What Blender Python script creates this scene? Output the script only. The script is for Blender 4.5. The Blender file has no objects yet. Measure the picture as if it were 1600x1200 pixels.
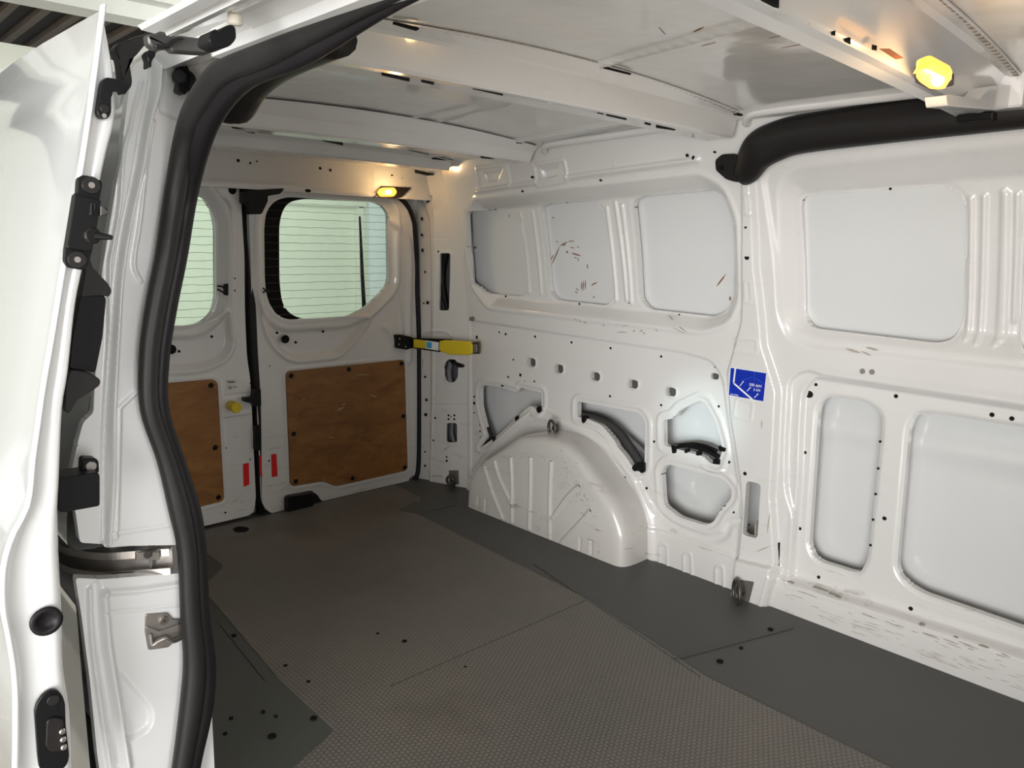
import bpy, math, random
import numpy as np
from mathutils import Vector

random.seed(3)
# ------------------------------------------------------------------ camera
FPX = 1214.0746
MR = np.array([[0.6832477546172614, 0.7299061453937631, 0.020236717295287195],
               [-0.14489937848643807, 0.10835996412897334, 0.9834964088270896],
               [-0.7156672228153839, 0.6749037983967688, -0.17979234994106205]])
CAM = np.array([0.0, 0.0, 1.08])
sc = bpy.context.scene
C = sc.collection
cd = bpy.data.cameras.new('camera'); co = bpy.data.objects.new('camera', cd); C.objects.link(co)
cd.sensor_width = 36; cd.lens = FPX / 1600 * 36; cd.clip_start = 0.02; cd.clip_end = 200
from mathutils import Matrix
m = Matrix.Identity(4)
for i in range(3):
    m[i][0] = MR[0][i]; m[i][1] = MR[1][i]; m[i][2] = -MR[2][i]; m[i][3] = CAM[i]
co.matrix_world = m
sc.camera = co
# ------------------------------------------------------------------ colour management, world, lights
sc.view_settings.view_transform = 'Standard'; sc.view_settings.look = 'None'
sc.view_settings.gamma = 1; sc.view_settings.use_curve_mapping = False
sc.view_settings.exposure = 0.5
w = bpy.data.worlds.new('world'); sc.world = w; w.use_nodes = True
w.node_tree.nodes['Background'].inputs[0].default_value = (0.985, 1.0, 0.99, 1)
w.node_tree.nodes['Background'].inputs[1].default_value = 0.45

def area(name, loc, target, sx, sy, power, col=(1, 1, 1)):
    l = bpy.data.lights.new(name, 'AREA'); l.shape = 'RECTANGLE'; l.size = sx; l.size_y = sy
    l.energy = power; l.color = col
    o = bpy.data.objects.new(name, l); C.objects.link(o); o.location = loc
    o.rotation_euler = (Vector(target) - Vector(loc)).to_track_quat('-Z', 'Y').to_euler()
    return o
# added area lights in place of unseen daylight sources, behind and beside the photographer
area('daylight_fill', (1.25, -3.6, 0.75), (-0.9, 1.2, 1.15), 3.2, 2.1, 225, (1, 0.985, 0.975))
area('daylight_fill', (3.5, -0.30, 1.1), (-1.2, 0.35, 0.9), 1.0, 1.8, 60, (1, 0.985, 0.975))  # added to brighten the sliding door edge and jamb
area('daylight_fill', (-4.2, -3.8, 2.2), (-2.2, 0.3, 0.9), 2.0, 2.0, 18, (0.98, 1, 1))
area('hall_wall_fill', (-4.3, 3.0, 2.2), (-8.0, 3.0, 0.8), 0.6, 3.0, 90, (1, 1, 0.95))  # added light that brightens the hall end wall; no lamp there
# added spot light standing in for a glint off unseen glass onto the wall
sp = bpy.data.lights.new('glint_spot', 'SPOT'); sp.energy = 420; sp.color = (0.72, 0.97, 1.0); sp.spot_size = 0.062; sp.spot_blend = 0.9; sp.shadow_soft_size = 0.05
so = bpy.data.objects.new('glint_spot', sp); C.objects.link(so); so.location = (0.9, -3.2, 1.15)
so.rotation_euler = (Vector((-1.36, 2.12, 0.53)) - Vector(so.location)).to_track_quat('-Z', 'Y').to_euler()

# ------------------------------------------------------------------ materials
def nt(name):
    M = bpy.data.materials.new(name); M.use_nodes = True
    t = M.node_tree; b = t.nodes['Principled BSDF']
    return M, t, b
def N(t, typ, **k):
    n = t.nodes.new(typ)
    for a, v in k.items():
        if a in n.inputs: n.inputs[a].default_value = v
        else: setattr(n, a, v)
    return n
def simple(name, col, rough=0.5, metal=0.0, noise=0.06, spec=0.5, coat=0.0, bump=0.0, bscale=60):
    M, t, b = nt(name)
    b.inputs['Roughness'].default_value = rough; b.inputs['Metallic'].default_value = metal
    b.inputs['Specular IOR Level'].default_value = spec; b.inputs['Coat Weight'].default_value = coat
    g = N(t, 'ShaderNodeNewGeometry')
    n = N(t, 'ShaderNodeTexNoise', Scale=9.0, Detail=5.0)
    t.links.new(g.outputs['Position'], n.inputs['Vector'])
    r = N(t, 'ShaderNodeMapRange'); r.inputs[3].default_value = 1 - noise; r.inputs[4].default_value = 1 + noise
    t.links.new(n.outputs[0], r.inputs[0])
    mx = N(t, 'ShaderNodeVectorMath', operation='SCALE'); mx.inputs[0].default_value = col[:3]
    t.links.new(r.outputs[0], mx.inputs['Scale']); t.links.new(mx.outputs[0], b.inputs['Base Color'])
    if bump:
        n2 = N(t, 'ShaderNodeTexNoise', Scale=float(bscale), Detail=3.0); t.links.new(g.outputs['Position'], n2.inputs['Vector'])
        bp = N(t, 'ShaderNodeBump', Strength=bump, Distance=0.001)
        t.links.new(n2.outputs[0], bp.inputs['Height']); t.links.new(bp.outputs[0], b.inputs['Normal'])
    return M
def paint(name, col, rough=0.22, dirt=0.0, peel=0.10, coat=0.6):
    """white vehicle paint; dirt = amount of brown/grey scuffs that gather low on the body"""
    M, t, b = nt(name)
    b.inputs['Roughness'].default_value = rough; b.inputs['Coat Weight'].default_value = coat
    b.inputs['Coat Roughness'].default_value = 0.06
    g = N(t, 'ShaderNodeNewGeometry')
    base = N(t, 'ShaderNodeRGB'); base.outputs[0].default_value = (*col, 1)
    out = base.outputs[0]
    if dirt:
        mp = N(t, 'ShaderNodeMapping'); mp.inputs['Scale'].default_value = (3.0, 3.0, 16.0)
        t.links.new(g.outputs['Position'], mp.inputs[0])
        n = N(t, 'ShaderNodeTexNoise', Scale=2.6, Detail=9.0, Roughness=0.72)
        t.links.new(mp.outputs[0], n.inputs['Vector'])
        r = N(t, 'ShaderNodeMapRange'); r.inputs[1].default_value = 0.585; r.inputs[2].default_value = 0.68
        t.links.new(n.outputs[0], r.inputs[0])
        sx = N(t, 'ShaderNodeSeparateXYZ'); t.links.new(g.outputs['Position'], sx.inputs[0])
        zr = N(t, 'ShaderNodeMapRange'); zr.inputs[1].default_value = 0.42; zr.inputs[2].default_value = 0.02
        zr.inputs[3].default_value = 0.12; zr.inputs[4].default_value = 1.0
        t.links.new(sx.outputs[2], zr.inputs[0])
        mu = N(t, 'ShaderNodeMath', operation='MULTIPLY'); t.links.new(r.outputs[0], mu.inputs[0]); t.links.new(zr.outputs[0], mu.inputs[1])
        mu2 = N(t, 'ShaderNodeMath', operation='MULTIPLY'); t.links.new(mu.outputs[0], mu2.inputs[0]); mu2.inputs[1].default_value = dirt
        mix = N(t, 'ShaderNodeMix', data_type='RGBA'); mix.inputs[7].default_value = (0.17, 0.13, 0.10, 1)
        t.links.new(mu2.outputs[0], mix.inputs[0]); t.links.new(out, mix.inputs[6]); out = mix.outputs[2]
        # broad yellowish grime film
        n3 = N(t, 'ShaderNodeTexNoise', Scale=3.1, Detail=4.0); t.links.new(g.outputs['Position'], n3.inputs['Vector'])
        m3 = N(t, 'ShaderNodeMath', operation='MULTIPLY'); t.links.new(n3.outputs[0], m3.inputs[0]); t.links.new(zr.outputs[0], m3.inputs[1])
        m4 = N(t, 'ShaderNodeMath', operation='MULTIPLY'); t.links.new(m3.outputs[0], m4.inputs[0]); m4.inputs[1].default_value = 0.45 * dirt
        mix2 = N(t, 'ShaderNodeMix', data_type='RGBA'); mix2.inputs[7].default_value = (0.50, 0.45, 0.38, 1)
        t.links.new(m4.outputs[0], mix2.inputs[0]); t.links.new(out, mix2.inputs[6]); out = mix2.outputs[2]
    t.links.new(out, b.inputs['Base Color'])
    n2 = N(t, 'ShaderNodeTexNoise', Scale=7.0, Detail=2.0); t.links.new(g.outputs['Position'], n2.inputs['Vector'])
    bp = N(t, 'ShaderNodeBump', Strength=peel, Distance=0.01)
    t.links.new(n2.outputs[0], bp.inputs['Height']); t.links.new(bp.outputs[0], b.inputs['Normal'])
    t.links.new(bp.outputs[0], b.inputs['Coat Normal'])
    return M
PAINT = paint('white_paint', (0.69, 0.685, 0.67), dirt=0.55)
PAINTD = paint('white_paint_scuffed', (0.60, 0.595, 0.57), dirt=1.0, rough=0.3)
PAINTC = paint('white_paint_clean', (0.76, 0.765, 0.76))
PAINTO = paint('white_body_paint', (0.60, 0.615, 0.60), rough=0.08, coat=1.0, peel=0.02)
PAINTR = paint('roof_inner_paint', (0.74, 0.735, 0.71), rough=0.16, peel=0.25)
SKIN = paint('outer_skin_inside_paint', (0.66, 0.67, 0.665), rough=0.3)
RUBBER = simple('black_rubber', (0.010, 0.009, 0.010), 0.45, spec=0.25, bump=0.3)
RUBBER2 = simple('dark_grey_rubber', (0.018, 0.017, 0.0165), 0.45, spec=0.3, bump=0.3)
PLAST = simple('black_plastic', (0.006, 0.006, 0.0065), 0.4, spec=0.2, bump=0.08, bscale=900)
PLASTM = simple('matte_black_plastic', (0.013, 0.0115, 0.011), 0.42, spec=0.3, bump=0.1, bscale=900)
VOID = simple('dark_cavity', (0.012, 0.012, 0.012), 0.9, spec=0.1)  # near-black put in for shade inside holes and slots; also the printed glass border
STEEL = simple('worn_steel', (0.62, 0.58, 0.55), 0.28, 1.0, noise=0.2, bump=0.3, bscale=40)
ZINC = simple('dull_zinc', (0.42, 0.39, 0.36), 0.42, 0.9, noise=0.25, bump=0.5, bscale=50)
DSTEEL = simple('dark_steel', (0.10, 0.095, 0.09), 0.4, 0.7, bump=0.4)
YEL = simple('yellow_plastic', (0.68, 0.52, 0.02), 0.45)
RED = simple('red_reflector', (0.70, 0.012, 0.012), 0.3)
BLUE = simple('blue_sticker', (0.001, 0.022, 0.36), 0.4, noise=0.02)
CYAN = simple('cyan_print', (0.05, 0.36, 0.55), 0.5, noise=0.02)
WHT = simple('white_print', (0.80, 0.82, 0.85), 0.5, noise=0.02)
PAPER = simple('paper_label', (0.62, 0.60, 0.56), 0.6)
GREY = simple('pale_grey_label', (0.50, 0.50, 0.48), 0.6)
RUST = simple('rust_mark', (0.20, 0.095, 0.04), 0.8, noise=0.3)
SCUFF = simple('dark_scuff', (0.42, 0.37, 0.32), 0.8, noise=0.3)
SEALANT = simple('seam_sealant', (0.30, 0.28, 0.25), 0.6, noise=0.3)
CREAM = simple('cream_render_wall', (0.78, 0.80, 0.70), 0.8)
HALLW = simple('white_steel_beam', (0.60, 0.61, 0.57), 0.5)
DECK = simple('brown_decking', (0.045, 0.035, 0.028), 0.8)
SLAT = simple('tan_slat', (0.20, 0.155, 0.11), 0.7, noise=0.2)
TILE = simple('beige_floor_tile', (0.62, 0.59, 0.53), 0.35)
GROUT = simple('dark_grout', (0.05, 0.05, 0.045), 0.8)

def emis(name, col, s):
    M, t, b = nt(name)
    b.inputs['Base Color'].default_value = (0.4, 0.16, 0.02, 1); b.inputs['Roughness'].default_value = 0.3
    b.inputs['Emission Color'].default_value = (*col, 1); b.inputs['Emission Strength'].default_value = s
    return M
LENS = emis('amber_lamp_lens', (1.0, 0.42, 0.05), 1.7)
BULB = emis('glowing_bulb', (1.0, 0.80, 0.42), 22)

def glass():
    M, t, b = nt('tinted_window_glass')
    t.nodes.remove(b); out = t.nodes['Material Output']
    tr = N(t, 'ShaderNodeBsdfTransparent'); tr.inputs[0].default_value = (0.76, 0.90, 0.80, 1)
    gl = N(t, 'ShaderNodeBsdfGlossy'); gl.inputs['Roughness'].default_value = 0.02
    fr = N(t, 'ShaderNodeFresnel', IOR=1.5); mx = N(t, 'ShaderNodeMixShader')
    t.links.new(fr.outputs[0], mx.inputs[0]); t.links.new(tr.outputs[0], mx.inputs[1]); t.links.new(gl.outputs[0], mx.inputs[2])
    t.links.new(mx.outputs[0], out.inputs[0])
    return M
GLASS = glass()

def wood():
    M, t, b = nt('brown_plywood')
    g = N(t, 'ShaderNodeNewGeometry')
    mp = N(t, 'ShaderNodeMapping'); mp.inputs['Scale'].default_value = (1, 2.2, 6); t.links.new(g.outputs['Position'], mp.inputs[0])
    n = N(t, 'ShaderNodeTexNoise', Scale=3.5, Detail=8.0, Roughness=0.65, Distortion=0.6); t.links.new(mp.outputs[0], n.inputs['Vector'])
    r = N(t, 'ShaderNodeValToRGB'); e = r.color_ramp.elements
    e[0].position = 0.3; e[0].color = (0.18, 0.070, 0.014, 1); e[1].position = 0.72; e[1].color = (0.32, 0.145, 0.036, 1)
    t.links.new(n.outputs[0], r.inputs[0])
    n2 = N(t, 'ShaderNodeTexNoise', Scale=5.0, Detail=6.0, Roughness=0.7); t.links.new(g.outputs['Position'], n2.inputs['Vector'])
    r2 = N(t, 'ShaderNodeMapRange'); r2.inputs[1].default_value = 0.64; r2.inputs[2].default_value = 0.75; t.links.new(n2.outputs[0], r2.inputs[0])
    mx = N(t, 'ShaderNodeMix', data_type='RGBA'); mx.inputs[7].default_value = (0.46, 0.29, 0.15, 1)
    t.links.new(r2.outputs[0], mx.inputs[0]); t.links.new(r.outputs[0], mx.inputs[6]); t.links.new(mx.outputs[2], b.inputs['Base Color'])
    b.inputs['Roughness'].default_value = 0.5
    return M
WOOD = wood()

def floor_mat(name, hexed):
    M, t, b = nt(name)
    g = N(t, 'ShaderNodeNewGeometry'); pos = g.outputs['Position']
    n = N(t, 'ShaderNodeTexNoise', Scale=1.7, Detail=6.0, Roughness=0.6); t.links.new(pos, n.inputs['Vector'])
    r = N(t, 'ShaderNodeValToRGB'); e = r.color_ramp.elements
    if hexed:
        e[0].position = 0.30; e[0].color = (0.165, 0.160, 0.147, 1); e[1].position = 0.70; e[1].color = (0.225, 0.205, 0.178, 1)
    else:
        e[0].position = 0.30; e[0].color = (0.078, 0.081, 0.076, 1); e[1].position = 0.70; e[1].color = (0.092, 0.094, 0.088, 1)
    t.links.new(n.outputs[0], r.inputs[0]); out = r.outputs[0]
    # scratches
    mp = N(t, 'ShaderNodeMapping'); mp.inputs['Scale'].default_value = (14, 3, 1); mp.inputs['Rotation'].default_value = (0, 0, 0.6)
    t.links.new(pos, mp.inputs[0])
    n4 = N(t, 'ShaderNodeTexNoise', Scale=5.0, Detail=10.0, Roughness=0.8); t.links.new(mp.outputs[0], n4.inputs['Vector'])
    r4 = N(t, 'ShaderNodeMapRange'); r4.inputs[1].default_value = 0.64; r4.inputs[2].default_value = 0.80; r4.inputs[4].default_value = 0.55
    t.links.new(n4.outputs[0], r4.inputs[0])
    mx4 = N(t, 'ShaderNodeMix', data_type='RGBA'); mx4.inputs[7].default_value = (0.25, 0.24, 0.22, 1)
    t.links.new(r4.outputs[0], mx4.inputs[0]); t.links.new(out, mx4.inputs[6]); out = mx4.outputs[2]
    # dark oily blotches
    n5 = N(t, 'ShaderNodeTexNoise', Scale=3.3, Detail=5.0, Roughness=0.55); t.links.new(pos, n5.inputs['Vector'])
    r5 = N(t, 'ShaderNodeMapRange'); r5.inputs[1].default_value = 0.56; r5.inputs[2].default_value = 0.72; r5.inputs[4].default_value = 0.35
    t.links.new(n5.outputs[0], r5.inputs[0])
    mx5 = N(t, 'ShaderNodeMix', data_type='RGBA'); mx5.inputs[7].default_value = (0.09, 0.078, 0.062, 1)
    t.links.new(r5.outputs[0], mx5.inputs[0]); t.links.new(out, mx5.inputs[6]); out = mx5.outputs[2]
    if hexed:
        # hexagonal dots: two offset square lattices in world metres
        sep = N(t, 'ShaderNodeSeparateXYZ'); t.links.new(pos, sep.inputs[0])
        P = 0.0125
        def mth(op, a, bb=None):
            q = N(t, 'ShaderNodeMath', operation=op)
            for i, v in enumerate((a, bb)):
                if v is None: continue
                if isinstance(v, (int, float)): q.inputs[i].default_value = v
                else: t.links.new(v, q.inputs[i])
            return q.outputs[0]
        def lat(off):
            x = mth('ADD', mth('DIVIDE', sep.outputs[0], P), off); y = mth('ADD', mth('DIVIDE', sep.outputs[1], P * 1.732), off)
            dx = mth('SUBTRACT', mth('FRACT', x), 0.5); dy = mth('MULTIPLY', mth('SUBTRACT', mth('FRACT', y), 0.5), 1.732)
            ax = mth('ABSOLUTE', dx); ay = mth('ABSOLUTE', dy)
            return mth('MAXIMUM', ax, mth('ADD', mth('MULTIPLY', ax, 0.5), mth('MULTIPLY', ay, 0.866)))
        hd = mth('MINIMUM', lat(0.0), lat(0.5))
        edge = N(t, 'ShaderNodeMapRange'); edge.inputs[1].default_value = 0.36; edge.inputs[2].default_value = 0.44
        edge.inputs[3].default_value = 1.0; edge.inputs[4].default_value = 0.0; t.links.new(hd, edge.inputs[0])
        mx6 = N(t, 'ShaderNodeMix', data_type='RGBA', blend_type='MULTIPLY'); mx6.inputs[7].default_value = (0.60, 0.58, 0.56, 1)
        inv = mth('SUBTRACT', 1.0, edge.outputs[0])
        t.links.new(inv, mx6.inputs[0]); t.links.new(out, mx6.inputs[6]); out = mx6.outputs[2]
        bp = N(t, 'ShaderNodeBump', Strength=0.5, Distance=0.0015)
        t.links.new(edge.outputs[0], bp.inputs['Height']); t.links.new(bp.outputs[0], b.inputs['Normal'])
    t.links.new(out, b.inputs['Base Color'])
    b.inputs['Roughness'].default_value = 0.5; b.inputs['Specular IOR Level'].default_value = 0.35
    return M
FLOORH = floor_mat('hex_stud_rubber_floor', True)
FLOORS = floor_mat('worn_smooth_floor', False)

# ------------------------------------------------------------------ measuring: a pixel of the photograph onto a real plane
def ray(x, y):
    return MR.T @ np.array([(x - 800) / FPX, -(y - 600) / FPX, 1.0])
def onp(x, y, ax, v):
    r = ray(x, y); t = (v - CAM[ax]) / r[ax]; return CAM + r * t
def Z(o, s, pts):
    return [(o[0] + a / s, o[1] + b / s) for a, b in pts]
def rnd(P, r, n=5):
    """round the corners of a closed 2D polygon; r a number or list"""
    P = np.array(P, float); out = []; k = len(P)
    for i in range(k):
        a, b, c = P[i - 1], P[i], P[(i + 1) % k]
        ri = r[i] if isinstance(r, (list, tuple)) else r
        la, lc = np.linalg.norm(a - b), np.linalg.norm(c - b)
        d = min(ri, la * 0.48, lc * 0.48)
        if d < 1e-6: out.append(b); continue
        p, q = b + (a - b) / la * d, b + (c - b) / lc * d
        for j in range(n + 1):
            s = j / n; out.append((1 - s) ** 2 * p + 2 * s * (1 - s) * b + s * s * q)
    return np.array(out)

class Frame:
    def __init__(s, O, U, V, Nn, base=None, h0=0.0):
        s.h0 = h0
        s.O = np.array(O, float); s.U = np.array(U, float); s.V = np.array(V, float); s.N = np.array(Nn, float)
        s.base = base or (lambda u, v: 0 * u)
    def w(s, uv, h=0.0):
        uv = np.atleast_2d(uv); hh = s.base(uv[:, 0], uv[:, 1]) + h
        return s.O + uv[:, :1] * s.U + uv[:, 1:2] * s.V + np.reshape(hh, (-1, 1)) * s.N
    def uv(s, pts, h=0.0):
        out = []
        for x, y in pts:
            r = ray(x, y); hh = h + s.h0
            for _ in range(24):
                t = ((s.O + s.N * hh - CAM) @ s.N) / (r @ s.N)
                p = CAM + r * t - s.O; u, v = p @ s.U, p @ s.V
                hh = 0.5 * hh + 0.5 * (h + float(s.base(np.array([u]), np.array([v]))[0]))
            out.append((u, v))
        return np.array(out)
    def at(s, x, y, h=0.0):
        return s.w(s.uv([(x, y)], h), h)[0]

# ------------------------------------------------------------------ object helpers
def tag(o, label=None, cat=None, group=None, kind=None):
    if label: o['label'] = label
    if cat: o['category'] = cat
    if group: o['group'] = group
    if kind: o['kind'] = kind
    return o
def thing(name, loc, label, cat, group=None):
    o = bpy.data.objects.new(name, None); C.objects.link(o); o.location = tuple(float(a) for a in loc)
    o.empty_display_size = 0.05
    return tag(o, label, cat, group)
def wloc(o):
    v = np.zeros(3)
    while o is not None: v = v + np.array(o.location); o = o.parent
    return v
def mk(name, V, F, mat, parent=None, smooth=False, label=None, kind=None):
    V = np.asarray(V, float)
    if parent is not None: base = wloc(parent); loc = np.zeros(3)
    else:
        lo, hi = V.min(0), V.max(0); loc = np.array([(lo[0] + hi[0]) / 2, (lo[1] + hi[1]) / 2, lo[2]]); base = loc
    me = bpy.data.meshes.new(name)
    if isinstance(F, np.ndarray):
        n = len(F); k = F.shape[1]
        me.vertices.add(len(V)); me.vertices.foreach_set('co', (V - base).astype(np.float32).ravel())
        me.loops.add(n * k); me.loops.foreach_set('vertex_index', F.astype(np.int32).ravel())
        me.polygons.add(n); me.polygons.foreach_set('loop_start', np.arange(0, n * k, k, dtype=np.int32))
        me.polygons.foreach_set('loop_total', np.full(n, k, dtype=np.int32))
        me.update(calc_edges=True)
    else:
        me.from_pydata([tuple(v) for v in (V - base)], [], [tuple(f) for f in F]); me.update()
    if smooth: me.polygons.foreach_set('use_smooth', np.ones(len(me.polygons), dtype=bool))
    me.materials.append(mat)
    o = bpy.data.objects.new(name, me); C.objects.link(o); o.location = tuple(loc)
    if parent is not None: o.parent = parent
    if label: o['label'] = label
    if kind: o['kind'] = kind
    return o

class MB:
    """collects simple shapes into one mesh"""
    def __init__(s): s.V = []; s.F = []
    def add(s, V, F):
        k = len(s.V); s.V += [np.array(v, float) for v in V]; s.F += [tuple(i + k for i in f) for f in F]; return s
    def box(s, lo, hi, bev=0.0):
        lo = np.array(lo, float); hi = np.array(hi, float)
        if bev <= 0:
            x0, y0, z0 = lo; x1, y1, z1 = hi
            return s.add([(x0,y0,z0),(x1,y0,z0),(x1,y1,z0),(x0,y1,z0),(x0,y0,z1),(x1,y0,z1),(x1,y1,z1),(x0,y1,z1)],
                [(3,2,1,0),(4,5,6,7),(0,1,5,4),(1,2,6,5),(2,3,7,6),(3,0,4,7)])
        P = rnd([(lo[0], lo[1]), (hi[0], lo[1]), (hi[0], hi[1]), (lo[0], hi[1])], bev, 2)
        c = (lo + hi)[:2] / 2
        rings = []
        for z, ins in ((lo[2], bev * .7), (lo[2] + bev * .7, 0), (hi[2] - bev * .7, 0), (hi[2], bev * .7)):
            sc_ = 1 - ins / np.maximum((hi - lo)[:2] / 2, 1e-6)
            rings.append([(*(c + (p - c) * sc_), z) for p in P])
        return s.rings(rings)
    def rings(s, rings, cap=True, closed=True):
        n = len(rings[0]); V = [p for r in rings for p in r]; F = []
        for i in range(len(rings) - 1):
            for j in range(n if closed else n - 1):
                k = (j + 1) % n
                F.append((i * n + j, i * n + k, (i + 1) * n + k, (i + 1) * n + j))
        if cap: F.append(tuple(range(n - 1, -1, -1))); F.append(tuple((len(rings) - 1) * n + j for j in range(n)))
        return s.add(V, F)
    def cyl(s, p, q, r, r2=None, n=14, bev=0.0):
        p = np.array(p, float); q = np.array(q, float); r2 = r if r2 is None else r2
        d = q - p; L = np.linalg.norm(d); d = d / L
        a = np.cross(d, [0, 0, 1]) if abs(d[2]) < .9 else np.cross(d, [1, 0, 0]); a /= np.linalg.norm(a); b = np.cross(d, a)
        R = []
        st = [(0, r), (1, r2)] if not bev else [(0, r - bev), (bev / L, r), (1 - bev / L, r2), (1, r2 - bev)]
        for tt, rr in st:
            R.append([p + d * L * tt + rr * (math.cos(x) * a + math.sin(x) * b) for x in np.linspace(0, 2 * math.pi, n, endpoint=False)])
        return s.rings(R)
    def build(s, name, mat, parent=None, smooth=False, label=None, kind=None):
        return mk(name, np.array(s.V), s.F, mat, parent, smooth, label, kind)

def smooth_path(P, n=6):
    P = np.array(P, float); out = []
    for i in range(len(P) - 1):
        a = P[max(i - 1, 0)]; b = P[i]; c = P[i + 1]; d = P[min(i + 2, len(P) - 1)]
        for j in range(n):
            t = j / n
            out.append(0.5 * ((2 * b) + (c - a) * t + (2 * a - 5 * b + 4 * c - d) * t * t + (3 * b - a - 3 * c + d) * t ** 3))
    out.append(P[-1]); return np.array(out)
def sweep(name, P, r, mat, parent=None, n=12, ax=(1.0, 1.0), up=None, sm=6, closed=False, label=None, section=None):
    """P: path (k,3), r: radius or list. section: closed 2D polygon scaled by r (in side, up axes)"""
    P = np.array(P, float); r = np.full(len(P), float(r)) if np.isscalar(r) else np.array(r, float)
    if sm > 1:
        Q = smooth_path(np.c_[P, r], sm); P = Q[:, :3]; r = Q[:, 3]
    up = np.array(up if up is not None else (0, 0, 1.0), float)
    sec = section if section is not None else [(ax[0] * math.cos(a), ax[1] * math.sin(a)) for a in np.linspace(0, 2 * math.pi, n, endpoint=False)]
    rings = []; prev = None
    for i in range(len(P)):
        d = P[min(i + 1, len(P) - 1)] - P[max(i - 1, 0)]
        if closed and i in (0, len(P) - 1): d = P[1] - P[-2]
        d = d / np.linalg.norm(d)
        if prev is None:
            s_ = np.cross(d, up)
            if np.linalg.norm(s_) < 1e-3: s_ = np.cross(d, [1, 0, 0])
        else: s_ = prev - d * (prev @ d)
        s_ /= np.linalg.norm(s_); prev = s_; u_ = np.cross(s_, d)
        rings.append([P[i] + r[i] * (a * s_ + b * u_) for a, b in sec])
    m_ = MB(); m_.rings(rings, cap=not closed)
    return m_.build(name, mat, parent, True, label)

def sdist(P, poly, closed=True):
    """signed distance (negative inside) and nearest point"""
    P = np.asarray(P, float); A = poly if closed else poly[:-1]; B = np.roll(poly, -1, 0) if closed else poly[1:]
    best = np.full(len(P), 1e9); near = np.zeros_like(P); ins = np.zeros(len(P), bool)
    for a, b in zip(A, B):
        d = b - a; L2 = d @ d
        if L2 < 1e-14: continue
        t = np.clip(((P - a) @ d) / L2, 0, 1); q = a + t[:, None] * d
        dd = ((P - q) ** 2).sum(1); k = dd < best; best[k] = dd[k]; near[k] = q[k]
        if closed:
            c = ((a[1] > P[:, 1]) != (b[1] > P[:, 1]))
            with np.errstate(divide='ignore', invalid='ignore'):
                xx = a[0] + (P[:, 1] - a[1]) * d[0] / (d[1] if abs(d[1]) > 1e-14 else 1e-14)
            ins ^= c & (P[:, 0] < xx)
    s = np.sqrt(best); return np.where(ins, -s, s), near
def prof(x, e=0.22):
    """ramp with short rounded shoulders: crisp pressed edges"""
    x = np.clip(x, 0, 1); k = 1 / (2 * e * (1 - e))
    return np.where(x < e, k * x * x * (1 - e) / (1 - e) , np.where(x > 1 - e, 1 - k * (1 - x) ** 2, k * e * e + (x - e) * (1 - 2 * k * e * e) / (1 - 2 * e)))
def near_mask(P, poly, mrg):
    lo, hi = poly.min(0) - mrg, poly.max(0) + mrg
    return (P[:, 0] > lo[0]) & (P[:, 0] < hi[0]) & (P[:, 1] > lo[1]) & (P[:, 1] < hi[1])
def sstep(x):
    x = np.clip(x, 0, 1); return x * x * (3 - 2 * x)
def height(P, feats):
    h = np.zeros(len(P))
    for f in feats:
        k = f[0]; poly = np.asarray(f[1], float)
        if k == 'area':
            mk_ = near_mask(P, poly, 0.001); i = np.nonzero(mk_)[0]
            if len(i): sd, _ = sdist(P[i], poly); h[i] += f[2] * prof(-sd / f[3])
        elif k == 'bead':
            mk_ = near_mask(P, poly, f[3]); i = np.nonzero(mk_)[0]
            if len(i):
                sd, _ = sdist(P[i], poly, False); x = np.clip(np.abs(sd) / f[3], 0, 1); h[i] += f[2] * (1 - sstep(x))
        elif k == 'flange':      # border of width f[3] round a hole, lifted by f[2], with a crisp slope f[4]
            mk_ = near_mask(P, poly, f[3] + f[4]); i = np.nonzero(mk_)[0]
            if len(i): sd, _ = sdist(P[i], poly); h[i] += f[2] * (1 - sstep((sd - f[3]) / f[4]))
        elif k == 'rim':
            off = f[4] if len(f) > 4 else 0
            mk_ = near_mask(P, poly, f[3] + abs(off)); i = np.nonzero(mk_)[0]
            if len(i):
                sd, _ = sdist(P[i], poly); x = np.clip(np.abs(sd - off) / f[3], 0, 1); h[i] += f[2] * (1 - sstep(x))
    return h
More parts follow.
